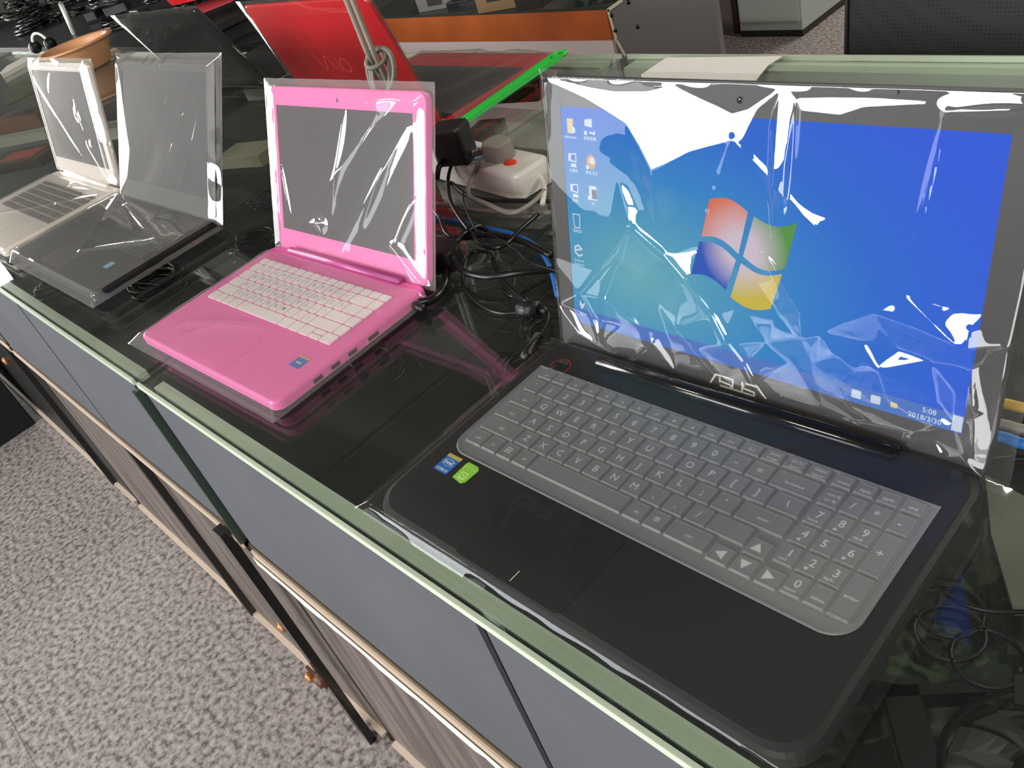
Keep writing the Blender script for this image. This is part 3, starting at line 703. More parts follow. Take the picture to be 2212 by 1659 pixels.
# folded facets over the lower part of the screen: (s, h, height in mm)
FACE = [(-.02, .14, 0), (.02, .16, 0), (.06, .14, .4), (.10, .135, .2), (.14, .125, .4), (.19, .135, .2), (.24, .13, .4), (.29, .13, 0), (.33, .12, .4), (.37, .12, 0), (-.02, .06, 0), (-.02, -.03, 0),
        (.0755, .1038, 4.2), (.060, .070, 1.8), (.045, .085, 1.2), (.0153, .0319, 3.6), (.030, .055, .6), (.0453, .0338, 5.0), (.030, .010, .8), (.085, .060, .5), (.100, .040, 2.4), (.075, .030, .4), (.060, .012, 2.2), (.1286, .0691, 4.6), (.110, .085, 1.0),
        (.0966, .0044, 5.0), (.080, .000, .3), (.1203, .0218, 3.8), (.110, .010, .4), (.0104, -.0082, 4.2), (.000, .012, .6), (-.0150, .0150, 3.2), (.036, -.012, 4.0), (.068, -.024, .6), (.119, -.022, .6), (.140, .010, 2.6), (.150, .040, .5), (.165, .020, 3.4), (.175, .000, .8), (.190, -.010, 3.0), (.2151, -.0310, .6), (.160, -.022, .4), (.155, .075, .6), (.175, .055, 1.0),
        (.1970, .0999, 2.0), (.2110, .0820, 2.6), (.2266, .0632, 3.6), (.2100, .0550, .6), (.2383, .0239, 2.2), (.2300, .0420, 3.6), (.2200, .0200, .3), (.2500, .0720, 1.6), (.2450, .0500, 2.6), (.2620, .0640, 3.4), (.2780, .0747, 3.6), (.2720, .0500, 1.8), (.2580, .0360, 4.2), (.2720, .0280, 3.0), (.2870, .0339, 5.0), (.2950, .0120, 3.2), (.3122, -.0080, .8), (.2700, .0000, .5), (.250, -.015, .4),
        (.2980, .0888, 1.0), (.3100, .0700, 3.6), (.3357, .0639, 5.4), (.3200, .0480, 1.0), (.3371, .0330, 3.8), (.3280, .0200, 1.0), (.3445, .0502, 1.2), (.300, .050, .2), (.3200, .0040, 3.8), (.3400, .0080, 2.8), (.3300, -.0100, .5), (.3402, -.0180, 3.2), (.3495, -.0120, 4.4), (.3600, -.0240, 3.0), (.3717, -.0300, 0), (.3580, .0200, .6), (.3620, .0700, 1.2), (.3500, .0900, .4), (.2000, .0300, .2), (.1900, .0750, .4), (.28, .10, .3), (.25, .10, .3), (.14, .095, .3)]
from mathutils.geometry import delaunay_2d_cdt
def facet_fn(F, scale):
    vs, _, tris, *_r = delaunay_2d_cdt([Vector((a, b)) for a, b, c in F], [], [], 0, 1e-6)
    hz = []
    for v in vs: hz.append(min(F, key=lambda f: hypot(f[0] - v.x, f[1] - v.y))[2] * scale)
    T = []
    for t in tris:
        (x1, y1), (x2, y2), (x3, y3) = [tuple(vs[i]) for i in t]; den = (y2 - y3) * (x1 - x3) + (x3 - x2) * (y1 - y3)
        if abs(den) > 1e-12: T.append((min(x1, x2, x3), max(x1, x2, x3), min(y1, y2, y3), max(y1, y2, y3), x1, y1, x2, y2, x3, y3, den, hz[t[0]], hz[t[1]], hz[t[2]]))
    def f(x, y):
        for (a, b, c, d, x1, y1, x2, y2, x3, y3, den, h1, h2, h3) in T:
            if a <= x <= b and c <= y <= d:
                l1 = ((y2 - y3) * (x - x3) + (x3 - x2) * (y - y3)) / den; l2 = ((y3 - y1) * (x - x3) + (x1 - x3) * (y - y3)) / den
                if l1 >= -1e-9 and l2 >= -1e-9 and l1 + l2 <= 1 + 1e-9: return l1 * h1 + l2 * h2 + (1 - l1 - l2) * h3
        return 0
    return f
fh0 = facet_fn(FACE, .00110)
def face_h(x, y): return (2 * fh0(x, y) + fh0(x - .0022, y) + fh0(x + .0022, y) + fh0(x, y - .0022) + fh0(x, y + .0022)) / 6
FA.append(('f', lambda x, y: slope_h(x, y) + face_h(x, y)))
sleeve(A, LO, LA, (-.0265, -.0400, .3760, .2215), (-.0172, -.034, .363, .2165), .009, M_film, FA, 11, .00035, 330, 210, lift=.0024, crink=.0008)
FB = [('r', .06, .10, .135, .015, .0016, .010), ('r', .20, .02, .155, .115, .0016, .008), ('r', .10, .205, .16, .075, .0014, .004), ('r', .36, .19, .31, .14, .0014, .004), ('r', .30, .225, .24, .19, .0020, .003), ('r', .27, .10, .22, .085, .0014, .003), ('c', .16, .12, .0020, .02), ('r', .378, .17, .372, .13, .002, .003)]
sleeve(A, (0, 0, TB), 0, (-.010, -.0095, .4030, .2440), (.004, -.0025, .386, .236), .0072, M_filmd, FB, 21, .0003, 190, 120, lift=.0042, back=False, crink=.0016, name='plastic_sleeve', flat=True)

# ---- 2: pink laptop --------------------------------------------------------------
PX, PY, PR = -.632, -.128, .025
P = thing('laptop', 'bright pink laptop with white keys and a black screen in clear film', 'laptop', (PX, PY, ZT), PR)
TP = .018
k = MB(); k.rbox(0, 0, .343, .228, .006, TP, .014, .003, seg=6); k.rbox(.006, .003, .337, .222, .003, .006, .012, 0, seg=6)
k.obj('base', M_pink, P)
k = MB()
for i, (a_, b_) in enumerate(((.05, .062), (.075, .087), (.10, .112), (.13, .145))): k.box(.3425, a_, .008, .3436, b_, .0125)
k.obj('side_ports', M_gloss, P)
for x in (.04, .30):
    for y in (.03, .19):
        q = MB(); q.lathe([(0, 0), (.006, 0), (.0065, .006), (0, .006)], 12, M=Matrix.Translation((x, y, 0))); q.obj('rubber_foot', M_rubber, P)
u = .01835; X0 = .0225; ytop = .190; rh = .0175
def krow(y, hgt, ws, labs=None):
    R = []; x = X0
    for i, w_ in enumerate(ws):
        R.append((x + w_ * u / 2, y, w_ * u, hgt, (labs[i] if labs else ''))); x += w_ * u
    return R
prow = [krow(ytop, .0125, [1] * 16)]
yb = ytop - .0063 - rh / 2
prow.append(krow(yb, rh, [1] * 13 + [2, 1], list('`1234567890-=') + ['', '']))
prow.append(krow(yb - rh, rh, [1.5] + [1] * 12 + [1.5, 1], [''] + list('QWERTYUIOP[]') + ['', '']))
prow.append(krow(yb - 2 * rh, rh, [1.75] + [1] * 11 + [2.25, 1], [''] + list("ASDFGHJKL;'") + ['', '']))
prow.append(krow(yb - 3 * rh, rh, [2.25] + [1] * 10 + [2.75, 1], [''] + list('ZXCVBNM,./') + ['', '']))
r5 = krow(yb - 4 * rh, rh, [1.2, .9, 1, 1.2, 5.5, 1.3, 1.2, 1.2, 1.2, 1.3])
ud = r5.pop(8); r5 += [(ud[0], ud[1] + rh / 4, ud[2], rh / 2, ''), (ud[0], ud[1] - rh / 4, ud[2], rh / 2, '')]
prow.append(r5)
keyboard(P, prow, TP, (M_wkey, M_purple), M_greyleg, gap=.0020)
q = MB(); q.rbox(.120, .010, .215, .068, TP - .0001, TP + .0003, .004); q.obj('touchpad', M_pink, P)
q = MB(); q.rbox(.295, .052, .315, .070, TP, TP + .0003, .001); q.rbox(.295, .067, .315, .0702, TP + .0003, TP + .0004, .0005, mi=1); q.text('intel', .006, .305, .0600, TP + .0005, 2); q.obj('processor_sticker', [M_int, M_gold, M_legend], P)
q = MB(); q.tube([(.05, .224, TP + .001), (.30, .224, TP + .001)], .006, 12); q.obj('hinge_bar', mat('purple_pink_hinge', lin(170, 70, 130), .35), P)
cr_, sr_ = cos(-PR), sin(-PR)
dx, dy = -.617 - PX, .1157 - PY
PO = (dx * cr_ - dy * sr_, dx * sr_ + dy * cr_, .9407 - ZT); PA = .4314
lid(P, PO, PA, -.014, .319, -.030, .189, .008, M_pink, .012, (0, 0, .2938, .1652), M_screen, True, M_pink, (.146, .175))
FP = [('g', .235, .175, .0050, .030, .012, .35), ('r', .170, .165, .130, .035, .0028, .006), ('r', .290, .150, .150, -.010, .0034, .010), ('r', .240, .165, .080, .03, .0024, .008), ('r', .060, .012, .110, .022, .0040, .006), ('c', .100, .018, .0045, .022), ('r', .05, -.012, .16, -.004, .0030, .004), ('r', .30, .07, .262, .012, .0040, .004), ('r', .262, .012, .315, -.028, .0040, .004), ('r', .262, .012, .300, -.03, .0030, .004), ('c', .262, .012, .003, .015), ('r', .01, .10, .03, .02, .0020, .005), ('r', .245, .10, .20, .03, .002, .005)]
sleeve(P, PO, PA, (-.036, -.034, .3270, .199), (-.012, -.028, .316, .187), .008, M_film2, FP, 31, .0009, 200, 130, lift=.0020, crink=.0016, bulge=.0034, bw=.013)
FQ = [('r', .06, .045, .20, .085, .0028, .006), ('r', .09, .03, .13, .07, .0020, .005), ('r', .12, .20, .33, .12, .0016, .006), ('r', .30, .20, .335, .11, .0024, .004), ('r', .02, .08, .10, .02, .0014, .006), ('r', .10, .215, .24, .19, .0018, .004)]
sleeve(P, (0, 0, TP), 0, (-.022, -.013, .352, .222), (.003, .001, .340, .214), TP + .006, M_film2, FQ, 41, .0006, 140, 100, lift=.0030, back=False, crink=.0014, flat=True)

# ---- 3: black laptop ---------------------------------------------------------------
BX, BY, BR = -1.225, -.118, .013
B = thing('laptop', 'black laptop between the pink and the silver one, grey hazy film over it', 'laptop', (BX, BY, ZT), BR)
k = MB(); k.rbox(0, 0, .400, .235, .010, .026, .020, .004, seg=6); k.rbox(.010, .006, .392, .23, .004, .010, .018, 0, seg=6, chb=.004); k.obj('base', M_deck, B)
u = .0190; X0 = .020
brow = []; rh = .0185; yb = .175
brow.append(krow(.192, .0125, [1.05] * 18)); brow.append(krow(yb, rh, [1] * 13 + [2, 1, 1, 1, 1][:5])); brow.append(krow(yb - rh, rh, [1.5] + [1] * 12 + [1.5, 1, 1, 1, 1])); brow.append(krow(yb - 2 * rh, rh, [1.75] + [1] * 11 + [2.25, 1, 1, 1, 1]))
brow.append(krow(yb - 3 * rh, rh, [2.25] + [1] * 10 + [2.75, 1, 1, 1, 1])); brow.append(krow(yb - 4 * rh, rh, [1.2, 1, 1, 1.2, 5.6, 1.2, 1.3, 1.25, 1.25, 1, 1, 1, 1]))
keyboard(B, brow, .026, (M_key, M_black), M_legend)
q = MB(); q.rbox(.12, .012, .22, .070, .0259, .0264, .004); q.obj('touchpad', M_black, B)
q = MB(); q.rbox(.318, .050, .334, .066, .026, .0263, .001); q.obj('processor_sticker', mat('pale_blue_sticker', lin(120, 180, 215), .35), B)
q = MB(); q.tube([(.06, .228, .028), (.35, .228, .028)], .008, 12); q.obj('hinge_bar', M_gloss, B)
dx, dy = -1.1913 - BX, .0961 - BY
BO = (dx, dy, .930 - ZT); BA = .515
lid(B, BO, BA, -.006, .382, -.004, .238, .009, M_black, .012, (.02, .030, .356, .219), M_screen, True, M_bezel, (.188, .228))
FKV = [(0, .24, 0), (0, 0, 0), (0, .12, 0), (.025, .225, 3.6), (.045, .19, 6.5), (.070, .13, 10), (.092, .085, 13), (.070, .04, 9.5), (.035, 0, 3), (.060, .235, 2), (.125, .15, 5), (.12, .05, 5), (.14, .10, 7), (.2, .2, 1.5), (.2, .02, 1), (.24, .12, 3), (.38, .23, 0), (.38, 0, 0), (.31, .10, 1), (.33, .18, 2), (.28, .05, 2.5)]
fk = facet_fn(FKV, .001)
FK = [('f', fk), ('r', .25, .20, .12, .06, .0012, .006), ('r', .33, .20, .20, .05, .0012, .006), ('r', .36, .19, .27, .03, .0012, .006)]
sleeve(B, BO, BA, (-.016, -.008, .392, .248), (.0, .0, .376, .236), .009, M_film2, FK, 51, .0009, 200, 130, lift=.0022, crink=.0022, bulge=.0045, bw=.011)
FL = [('r', .02, .21, .24, .03, .0022, .006), ('r', .10, .19, .37, .13, .0040, .005), ('r', .25, .20, .39, .17, .0032, .005), ('r', .20, .06, .38, .15, .0030, .004), ('r', .25, .18, .36, .21, .0024, .004)]
sleeve(B, (0, 0, .026), 0, (-.012, -.012, .402, .222), (.004, .001, .396, .214), .034, M_film2, FL, 61, .0010, 130, 90, lift=.0034, back=False, crink=.0016, flat=True)

# ---- 4: silver laptop ----------------------------------------------------------------
SX, SY = -1.645, -.126
S_ = thing('laptop', 'silver laptop furthest left, pale bezel and dark grey keys', 'laptop', (SX, SY, ZT), .004)
k = MB(); k.rbox(0, 0, .378, .245, .010, .020, .012, .003, seg=6); k.obj('base', M_silver, S_)
k = MB(); k.rbox(.004, .004, .375, .243, .002, .010, .012, 0, seg=6); k.obj('bottom_cover', M_rubber, S_)
u = .0193; X0 = .043; rh = .0185; yb = .195 - .016
srow = [krow(.199 - .004, .0125, [1] * 16)]
srow.append(krow(yb, rh, [1] * 13 + [2, 1])); srow.append(krow(yb - rh, rh, [1.5] + [1] * 12 + [1.5, 1])); srow.append(krow(yb - 2 * rh, rh, [1.75] + [1] * 11 + [2.25, 1])); srow.append(krow(yb - 3 * rh, rh, [2.25] + [1] * 10 + [2.75, 1])); srow.append(krow(yb - 4 * rh, rh, [1.2, 1, 1, 1.2, 5.6, 1.2, 1.2, 1.2, 1.2, 1.2]))
keyboard(S_, srow, .020, (M_silverkey, M_silver), M_legend, gap=.0036)
q = MB(); q.rbox(.13, .012, .235, .075, .0199, .0204, .004); q.obj('touchpad', M_silver, S_)
SO = (-1.6232 - SX, .1274 - SY, .952 - ZT); SA = .3014
q = MB(); q.tube([(.06, .240, .020), (.32, .240, .020)], .006, 12); q.obj('hinge_bar', M_silver, S_)
lid(S_, SO, SA, -.012, .340, -.030, .196, .008, M_silver, .010, (0, 0, .320, .180), M_screen, True, M_silver, (.162, .188))
FS = [('c', .235, .10, .0050, .020), ('r', .24, .125, .25, .075, .0030, .004), ('r', .25, .045, .33, -.025, .0040, .005), ('g', .28, .045, .0030, .016, .010, 0), ('g', .328, .09, .0034, .008, .12, 0), ('r', .03, .16, .20, .02, .0024, .008), ('r', .10, .14, .14, .175, .0018, .006)]
sleeve(S_, SO, SA, (-.020, -.034, .358, .204), (-.010, -.028, .336, .193), .008, M_film2, FS, 71, .0008, 160, 110, lift=.002, crink=.0018, bulge=.0045, bw=.010)
FT = [('r', .05, .03, .35, .20, .0026, .005), ('r', .18, .21, .34, .10, .0022, .005), ('r', .03, .18, .30, .21, .0018, .004)]
sleeve(S_, (0, 0, .020), 0, (-.014, -.010, .390, .232), (.003, .001, .374, .224), .028, M_film2, FT, 81, .0006, 120, 80, lift=.0034, back=False, crink=.0012, flat=True)

# ---- 5: red laptop seen from the back (opened away from us) ---------------------------
R_ = thing('laptop', 'red laptop turned away, its shiny red lid facing the camera', 'laptop', (-.674, .758, ZT), pi)
k = MB(); k.rbox(0, 0, .388, .285, .016, .027, .012, .003, seg=6); k.obj('base', [M_red], R_)
k = MB(); k.rbox(.004, .004, .384, .282, .003, .016, .012, 0, seg=6); k.obj('bottom_cover', M_rubber, R_)
k = MB(); k.rbox(.006, .068, .382, .270, .0268, .0280, .006); k.obj('keyboard', mat('dark_keyboard_slab', lin(34, 34, 32), .5, noise=(160, lin(52, 50, 46), .45, .6)), R_)
k = MB(); k.rbox(.14, .010, .25, .060, .0269, .0274, .004); k.obj('touchpad', M_red, R_)
ra = radians(14)
Lr = lid(R_, (0, .280, .034), ra, .002, .388, -.006, .222, .007, M_red, .012, (.02, .02, .37, .205), M_screen, True, M_black)
q = MB(); Mx = Matrix.Translation((.200, .096, -.0078)) @ Matrix.Rotation(pi, 4, 'Y')
M_vai = mat('pink_red_emblem', lin(240, 96, 96), .25)
vw = []
for i in range(24):
    t = i / 23; vw.append((-.060 + .055 * t, .012 + (.016 if t < .5 else .016) * cos(t * 3 * pi) * (1 - .25 * t)))
q.line(vw, .0022, 0, 0, Mx)
q.line([(.006, -.006), (.006, .020)], .0022, 0, 0, Mx)
q.line([(.026 + .013 * cos(a * pi / 9), .007 + .013 * sin(a * pi / 9)) for a in range(19)], .0022, 0, 0, Mx)
q.obj('maker_emblem', M_vai, Lr)
sleeve(R_, (0, .280, .034), ra, (-.012, -.008, .402, .232), (.0, -.004, .390, .224), .012, M_film, [('r', .1, .2, .3, .05, .002, .01)], 91, .0012, 60, 40, lift=.003, crink=.003)
sleeve(R_, (0, 0, .027), 0, (-.03, -.03, .40, .262), (.003, .001, .385, .255), .030, M_film2, [('r', .05, .02, .12, .2, .004, .01), ('r', .2, -.01, .15, .1, .005, .01), ('r', .02, .02, .3, .05, .003, .01)], 92, .0012, 70, 50, lift=.004, back=False, crink=.005, flat=True)

# ---- 6: dark laptop seen from the back -------------------------------------------------
D_ = thing('laptop', 'dark laptop turned away behind the black one, its plain black lid facing us', 'laptop', (-1.45, .86, ZT), pi + .06)
k = MB(); k.rbox(0, 0, .40, .27, .012, .024, .012, .003, seg=6); k.obj('base', M_black, D_)
k = MB(); k.rbox(.02, .07, .38, .25, .0238, .0250, .006); k.obj('keyboard', M_key, D_)
da = radians(24)
lid(D_, (0, .270, .022), da, .0, .40, -.004, .225, .008, M_gloss, .010, (.02, .02, .38, .205), M_screen, True, M_black)
sleeve(D_, (0, .270, .022), da, (-.014, -.006, .414, .236), (.0, -.002, .400, .226), .012, M_film, [('r', .1, .2, .3, .05, .003, .01)], 93, .0012, 60, 40, lift=.003, crink=.003)

# ------------------------------------------------------------------ things on the counter behind
# green swatter
e0 = at(1218, 112, .93); e1 = at(985, 275, .925); hd = (e1 - e0).normalized()
t = thing('fly_swatter', 'bright green plastic fly swatter lying beside the red laptop', 'swatter', tuple(e1))
def loc(p): return Vector(p) - e1
side = Vector((0, 0, 1)).cross(hd).normalized(); upv = hd.cross(side).normalized() * -1
k = MB()
Mh = Matrix((( hd.x, side.x, 0, 0), (hd.y, side.y, 0, 0), (hd.z, side.z, 1, 0), (0, 0, 0, 1)))
Lh = (e1 - e0).length
def hp(x0, x1, y0a, y0b, z0, z1, mi=0):   # tapered bar along handle, x measured back from the neck
    k.add([(x0, -y0a, z0), (x1, -y0b, z0), (x1, y0b, z0), (x0, y0a, z0), (x0, -y0a, z1), (x1, -y0b, z1), (x1, y0b, z1), (x0, y0a, z1)], [(0, 3, 2, 1), (4, 5, 6, 7), (0, 1, 5, 4), (1, 2, 6, 5), (2, 3, 7, 6), (3, 0, 4, 7)], mi, False, Mh)
hp(-Lh + .02, .0, .013, .008, -.003, .000)
for s in (-1, 1):
    k.add([(-Lh + .02, s * .013, 0), (0, s * .008, 0), (0, s * .005, 0), (-Lh + .02, s * .009, 0), (-Lh + .02, s * .013, .005), (0, s * .008, .005), (0, s * .005, .005), (-Lh + .02, s * .009, .005)], [(4, 5, 6, 7), (0, 1, 5, 4), (2, 3, 7, 6), (3, 0, 4, 7), (1, 2, 6, 5)], 0, False, Mh)
hp(-Lh + .018, -Lh + .024, .013, .013, 0, .004)
ringp = [Mh @ Vector((-Lh + .012 + .012 * cos(a * pi / 8), .012 * sin(a * pi / 8), .001)) for a in range(17)]
k.tube(ringp, .0036, 8, caps=False)
k.obj('handle', M_green, t)
hw = .055
hs = [(0, -.008), (.03, -.014), (.05, -.03), (.06, -.045), (.075, -.05), (.19, -.05), (.20, -.04), (.20, .04), (.19, .05), (.075, .05), (.06, .045), (.05, .03), (.03, .014), (0, .008)]
sl = (.912 - e1.z)
k = MB(); n = len(hs)
def hv(x, y, dz): p = Mh.to_3x3() @ Vector((x, y, 0)); return (p.x, p.y, sl * min(1, x / .06) - 0 * p.z + dz)
k.add([hv(x, y, -.0015) for x, y in hs] + [hv(x, y, .0015) for x, y in hs], [tuple(range(n))[::-1], tuple(range(n, 2 * n))] + [(i, (i + 1) % n, n + (i + 1) % n, n + i) for i in range(n)])
M3 = Matrix.Translation((0, 0, sl + .0018)) @ Matrix.Rotation(math.atan2(hd.y, hd.x), 4, 'Z')
for i in range(9): k.text('|||| ||| ||', .006, .075 + i * .009, -.012 - .002 * (i % 3), 0, 1, M3, rot=-pi / 2, sx=1.2)
k.lathe([(.004, .0), (.006, .0003)], 16, 1, M=M3 @ Matrix.Translation((.052, .0, 0)))
k.obj('swatter_head', [M_green, mat('dark_green_print', lin(20, 90, 30), .5)], t)

# power strip
t = thing('power_strip', 'white power strip with a red switch behind the big laptop', 'power strip', (-.455, .372, ZT), radians(-6))
k = MB(); k.rbox(-.115, -.033, .105, .033, .002, .038, .012, .005, seg=6); k.obj('strip_body', M_white, t)
k = MB(); k.lathe([(0, .0022), (.0085, .002), (.010, 0)], 20, M=Matrix.Translation((.063, -.004, .038)) @ Matrix.Diagonal((1.2, .8, 1, 1))); k.obj('switch', mat('orange_red_switch', lin(232, 70, 30), .35), t)
k = MB()
for x in (-.085, -.045, -.005): k.rbox(x - .014, -.016, x + .014, .016, .038, .0384, .003); k.box(x - .007, -.006, .0384, x - .005, .006, .0387, 1); k.box(x + .005, -.006, .0384, x + .007, .006, .0387, 1)
k.obj('sockets', [mat('pale_blue_socket', lin(150, 190, 205), .4), M_gloss], t)
# wall-wart plug (black) and grey plug
t = thing('power_adapter', 'black cube power adapter plugged into the white power strip', 'adapter', (-.490, .350, ZT + .039), radians(20))
k = MB(); k.rbox(-.026, -.020, .026, .020, .0, .055, .006, .006, seg=5); k.obj('adapter_body', M_black, t)
k = MB(); k.tube([(-.012, -.018, .010), (-.014, -.034, .006), (-.016, -.045, -.006)], .0042, 8); k.obj('cable_collar', M_rubber, t)
t = thing('power_plug', 'rounded grey plug in the middle of the power strip', 'plug', (-.425, .372, ZT + .038), radians(-6))
k = MB(); k.rbox(-.019, -.017, .024, .017, .0, .026, .013, .003, seg=6); k.obj('plug_body', M_grey, t)
k = MB()
for i in range(5): k.tube([(-.019 - i * .005, -.008 - i * .003, .012 - i * .001), (-.0215 - i * .005, -.0095 - i * .003, .0115 - i * .001)], .0062 - .0004 * i, 10)
k.obj('strain_relief', M_grey, t)

def cable(label, pts, r, m, zz=None, name='cable', group='loose cables on the counter', n=6):
    P3 = []
    for p in pts:
        if len(p) == 2: P3.append(at(p[0], p[1], zz))
        else: P3.append(at(p[0], p[1], p[2]))
    b = sum((Vector(p) for p in P3), Vector()) / len(P3)
    k = MB(); k.tube(catmull([p - b for p in P3], n), r, 10)
    o = k.obj(name, m, None, loc=tuple(b)); tag(o, label, 'cable', group); return o
z1 = ZT + .005
cable('thick black cable bent in a wide loop beside the big laptop', [(1215, 580), (1117, 590, z1 + .012), (1045, 598, z1 + .012), (996, 583, z1 + .012), (977, 549, z1 + .012), (996, 511, z1 + .012), (1030, 490, z1 + .01), (1050, 497)], .0038, M_cable, z1)
cable('black cable ring running into the black ferrite lump', [(1140, 672), (1080, 676), (1035, 657), (1003, 620), (1000, 590), (1010, 557), (1030, 543), (1060, 550), (1078, 585), (1092, 622), (1138, 658)], .0022, M_cable, z1 - .001)
cable('black cable arching towards the big laptop screen', [(1190, 552), (1125, 520), (1060, 508), (1000, 512), (950, 524)], .0040, M_cable, z1 + .006)
cable('black cable dropping from the cube adapter', [(988, 335, ZT + .045), (977, 350, ZT + .04), (968, 385, ZT + .02), (972, 430), (990, 465), (1012, 495), (1035, 525), (1065, 535), (1095, 526), (1125, 495), (1162, 463)], .0030, M_cable, z1 + .009)
cable('grey cable lying straight across behind the loops', [(925, 437), (975, 446), (1030, 456), (1100, 457), (1190, 460)], .0032, M_greycab, z1 + .002)
cable('dark grey cable just below the power strip', [(975, 395), (1010, 422), (1060, 432), (1190, 434)], .0032, M_darkmetal, z1 + .010)
cable('pale grey cable curling below the power strip', [(1035, 352, ZT + .045), (1022, 380, ZT + .03), (1012, 420), (1050, 440), (1105, 460), (1150, 438), (1176, 412)], .0032, M_grey, z1 + .018)
cable('white cable leaving the right end of the power strip', [(1152, 372, ZT + .018), (1166, 380, ZT + .016), (1176, 405), (1172, 440)], .0036, M_white, z1 + .016)
cable('blue network cable running under the black loops', [(925, 472), (985, 478), (1050, 492), (1110, 506), (1160, 533), (1188, 578), (1204, 640)], .0026, M_blue, z1 - .002)
cable('thin black wire crossing the blue cable', [(1040, 500), (1085, 520), (1120, 545), (1145, 566), (1215, 590)], .0011, M_cable, z1 + .016)
cable('black cable curving down beside the pink laptop', [(935, 452), (950, 470), (962, 500), (985, 515), (1030, 512)], .0028, M_cable, z1 + .001)
cable('thin black wire hanging beside the cube adapter', [(1000, 410), (1003, 440), (1015, 470), (1030, 500)], .0012, M_cable, z1 + .02)
cable('dark cable wound behind the ferrite lump', [(1085, 625), (1110, 640), (1150, 620), (1185, 600)], .0018, M_cable, z1 - .002)
cable('pair of black wires leading down to the ferrite lump', [(1065, 560), (1078, 590), (1105, 625), (1140, 652)], .0032, M_cable, z1 + .001)
# plug feeding the pink laptop
cable('fat black cable feeding the pink laptop plug', [(905, 655, ZT + .009), (935, 646), (958, 622), (966, 590), (955, 560), (945, 530)], .0055, M_cable, z1 + .003)
bb = at(896, 660, ZT + .009)
t = thing('power_plug', 'small black barrel plug in the right side of the pink laptop', 'plug', tuple(bb), 0)
k = MB(); k.tube([(-.008, .001, 0), (.010, -.001, 0), (.018, 0, 0)], [.0055, .0055, .0045], 10); k.obj('plug_barrel', M_rubber, t)
t = thing('power_brick', 'black power brick half hidden behind the pink screen', 'adapter', tuple(at(948, 575, ZT + .002)), .5)
k = MB(); k.rbox(-.03, -.02, .03, .02, 0, .028, .006, .004); k.obj('brick_body', M_rubber, t)
k = MB(); k.rbox(-.012, -.012, .012, .012, .028, .0284, .001); k.obj('rating_label', M_darkmetal, t)
# ferrite and right angle plug beside the big laptop
fb = at(1152, 668, ZT + .010)
t = thing('ferrite_choke', 'black ferrite lump on the cable left of the big laptop', 'ferrite', tuple(fb), 0)
k = MB(); k.tube([(-.016, -.006, 0), (-.0155, -.006, 0), (.008, .002, 0), (.0085, .002, 0)], [.006, .0092, .0092, .006], 14); k.tube([(.008, .002, 0), (.013, .003, 0), (.018, .002, 0)], [.0055, .0045, .0035], 10); k.obj('choke_body', M_rubber, t)
cable('short black lead ending in the ribbed plug', [(1165, 664), (1180, 668), (1184, 690), (1170, 720), (1162, 738)], .0022, M_cable, ZT + .008, group=None)
pb = at(1148, 752, ZT + .009); p2 = at(1166, 722, ZT + .009); p3 = at(1134, 776, ZT + .009)
t = thing('power_plug', 'black ribbed power plug going into the left side of the big laptop', 'plug', tuple(pb), 0)
k = MB(); q0 = p2 - pb; q1 = p3 - pb
k.tube([q0, q0 * .4, Vector((0, 0, 0)), q1 * .5, q1], [.0028, .0042, .0048, .0062, .0062], 10)
for i in range(5): c = q0 * (.9 - i * .2); k.tube([c, c * .93], .0050, 10)
k.obj('plug_body', M_rubber, t)

# hanging grey cable with a knot
kn = at(820, 150, y=.372)
t = thing('hanging_cable', 'grey cable hanging from above with a knot in front of the red lid', 'cable', tuple(kn))
k = MB()
for dx_, ph in ((-.008, 0), (.008, 1.0)):
    k.tube(catmull([(dx_ * .4 - .010, 0, 1.9), (dx_ - .012, 0, .9), (dx_ - .016, 0, .25), (dx_ - .010, 0, .08), (dx_, -.004, .02), (dx_ * .5, .004, -.035)], 8), .0040, 8)
k.obj('cable_strands', M_greycab, t)
k = MB()
def loop(cx, cz, rx, rz, ay, n=28, tilt=0.0):
    return [(cx + rx * cos(2 * pi * i / n) + tilt * sin(2 * pi * i / n), ay * sin(2 * pi * i / n + .7), cz + rz * sin(2 * pi * i / n)) for i in range(n + 1)]
k.tube(loop(-.006, -.005, .018, .034, .010), .0038, 8, caps=False)
k.tube(loop(.006, -.002, .020, .030, .012, tilt=.004), .0038, 8, caps=False)
k.tube(loop(.000, -.010, .010, .036, .014), .0038, 8, caps=False)
k.tube(loop(.002, .016, .013, .009, .013), .0038, 8, caps=False)
k.obj('knot', M_greycab, t)

# papers
pp = [at(1385, 163, ZT), at(1440, 126, ZT), at(1690, 123, ZT), at(1660, 142, ZT), at(1640, 166, ZT), at(1630, 180, ZT)]
c = sum(pp, Vector()) / len(pp); k = MB(); n = len(pp)
o2 = [(p - c) for p in pp] + [at(1390, 180, ZT) - c]; n = len(o2)
k.add([(p.x, p.y, .0005) for p in o2] + [(p.x, p.y, .0014) for p in o2], [tuple(range(n)), tuple(range(2 * n - 1, n - 1, -1))] + [(i, n + i, n + (i + 1) % n, (i + 1) % n) for i in range(n)])
tag(k.obj('paper_sheet', M_paper, None, loc=tuple(c)), 'white sheet of paper on the glass behind the big laptop', 'paper')

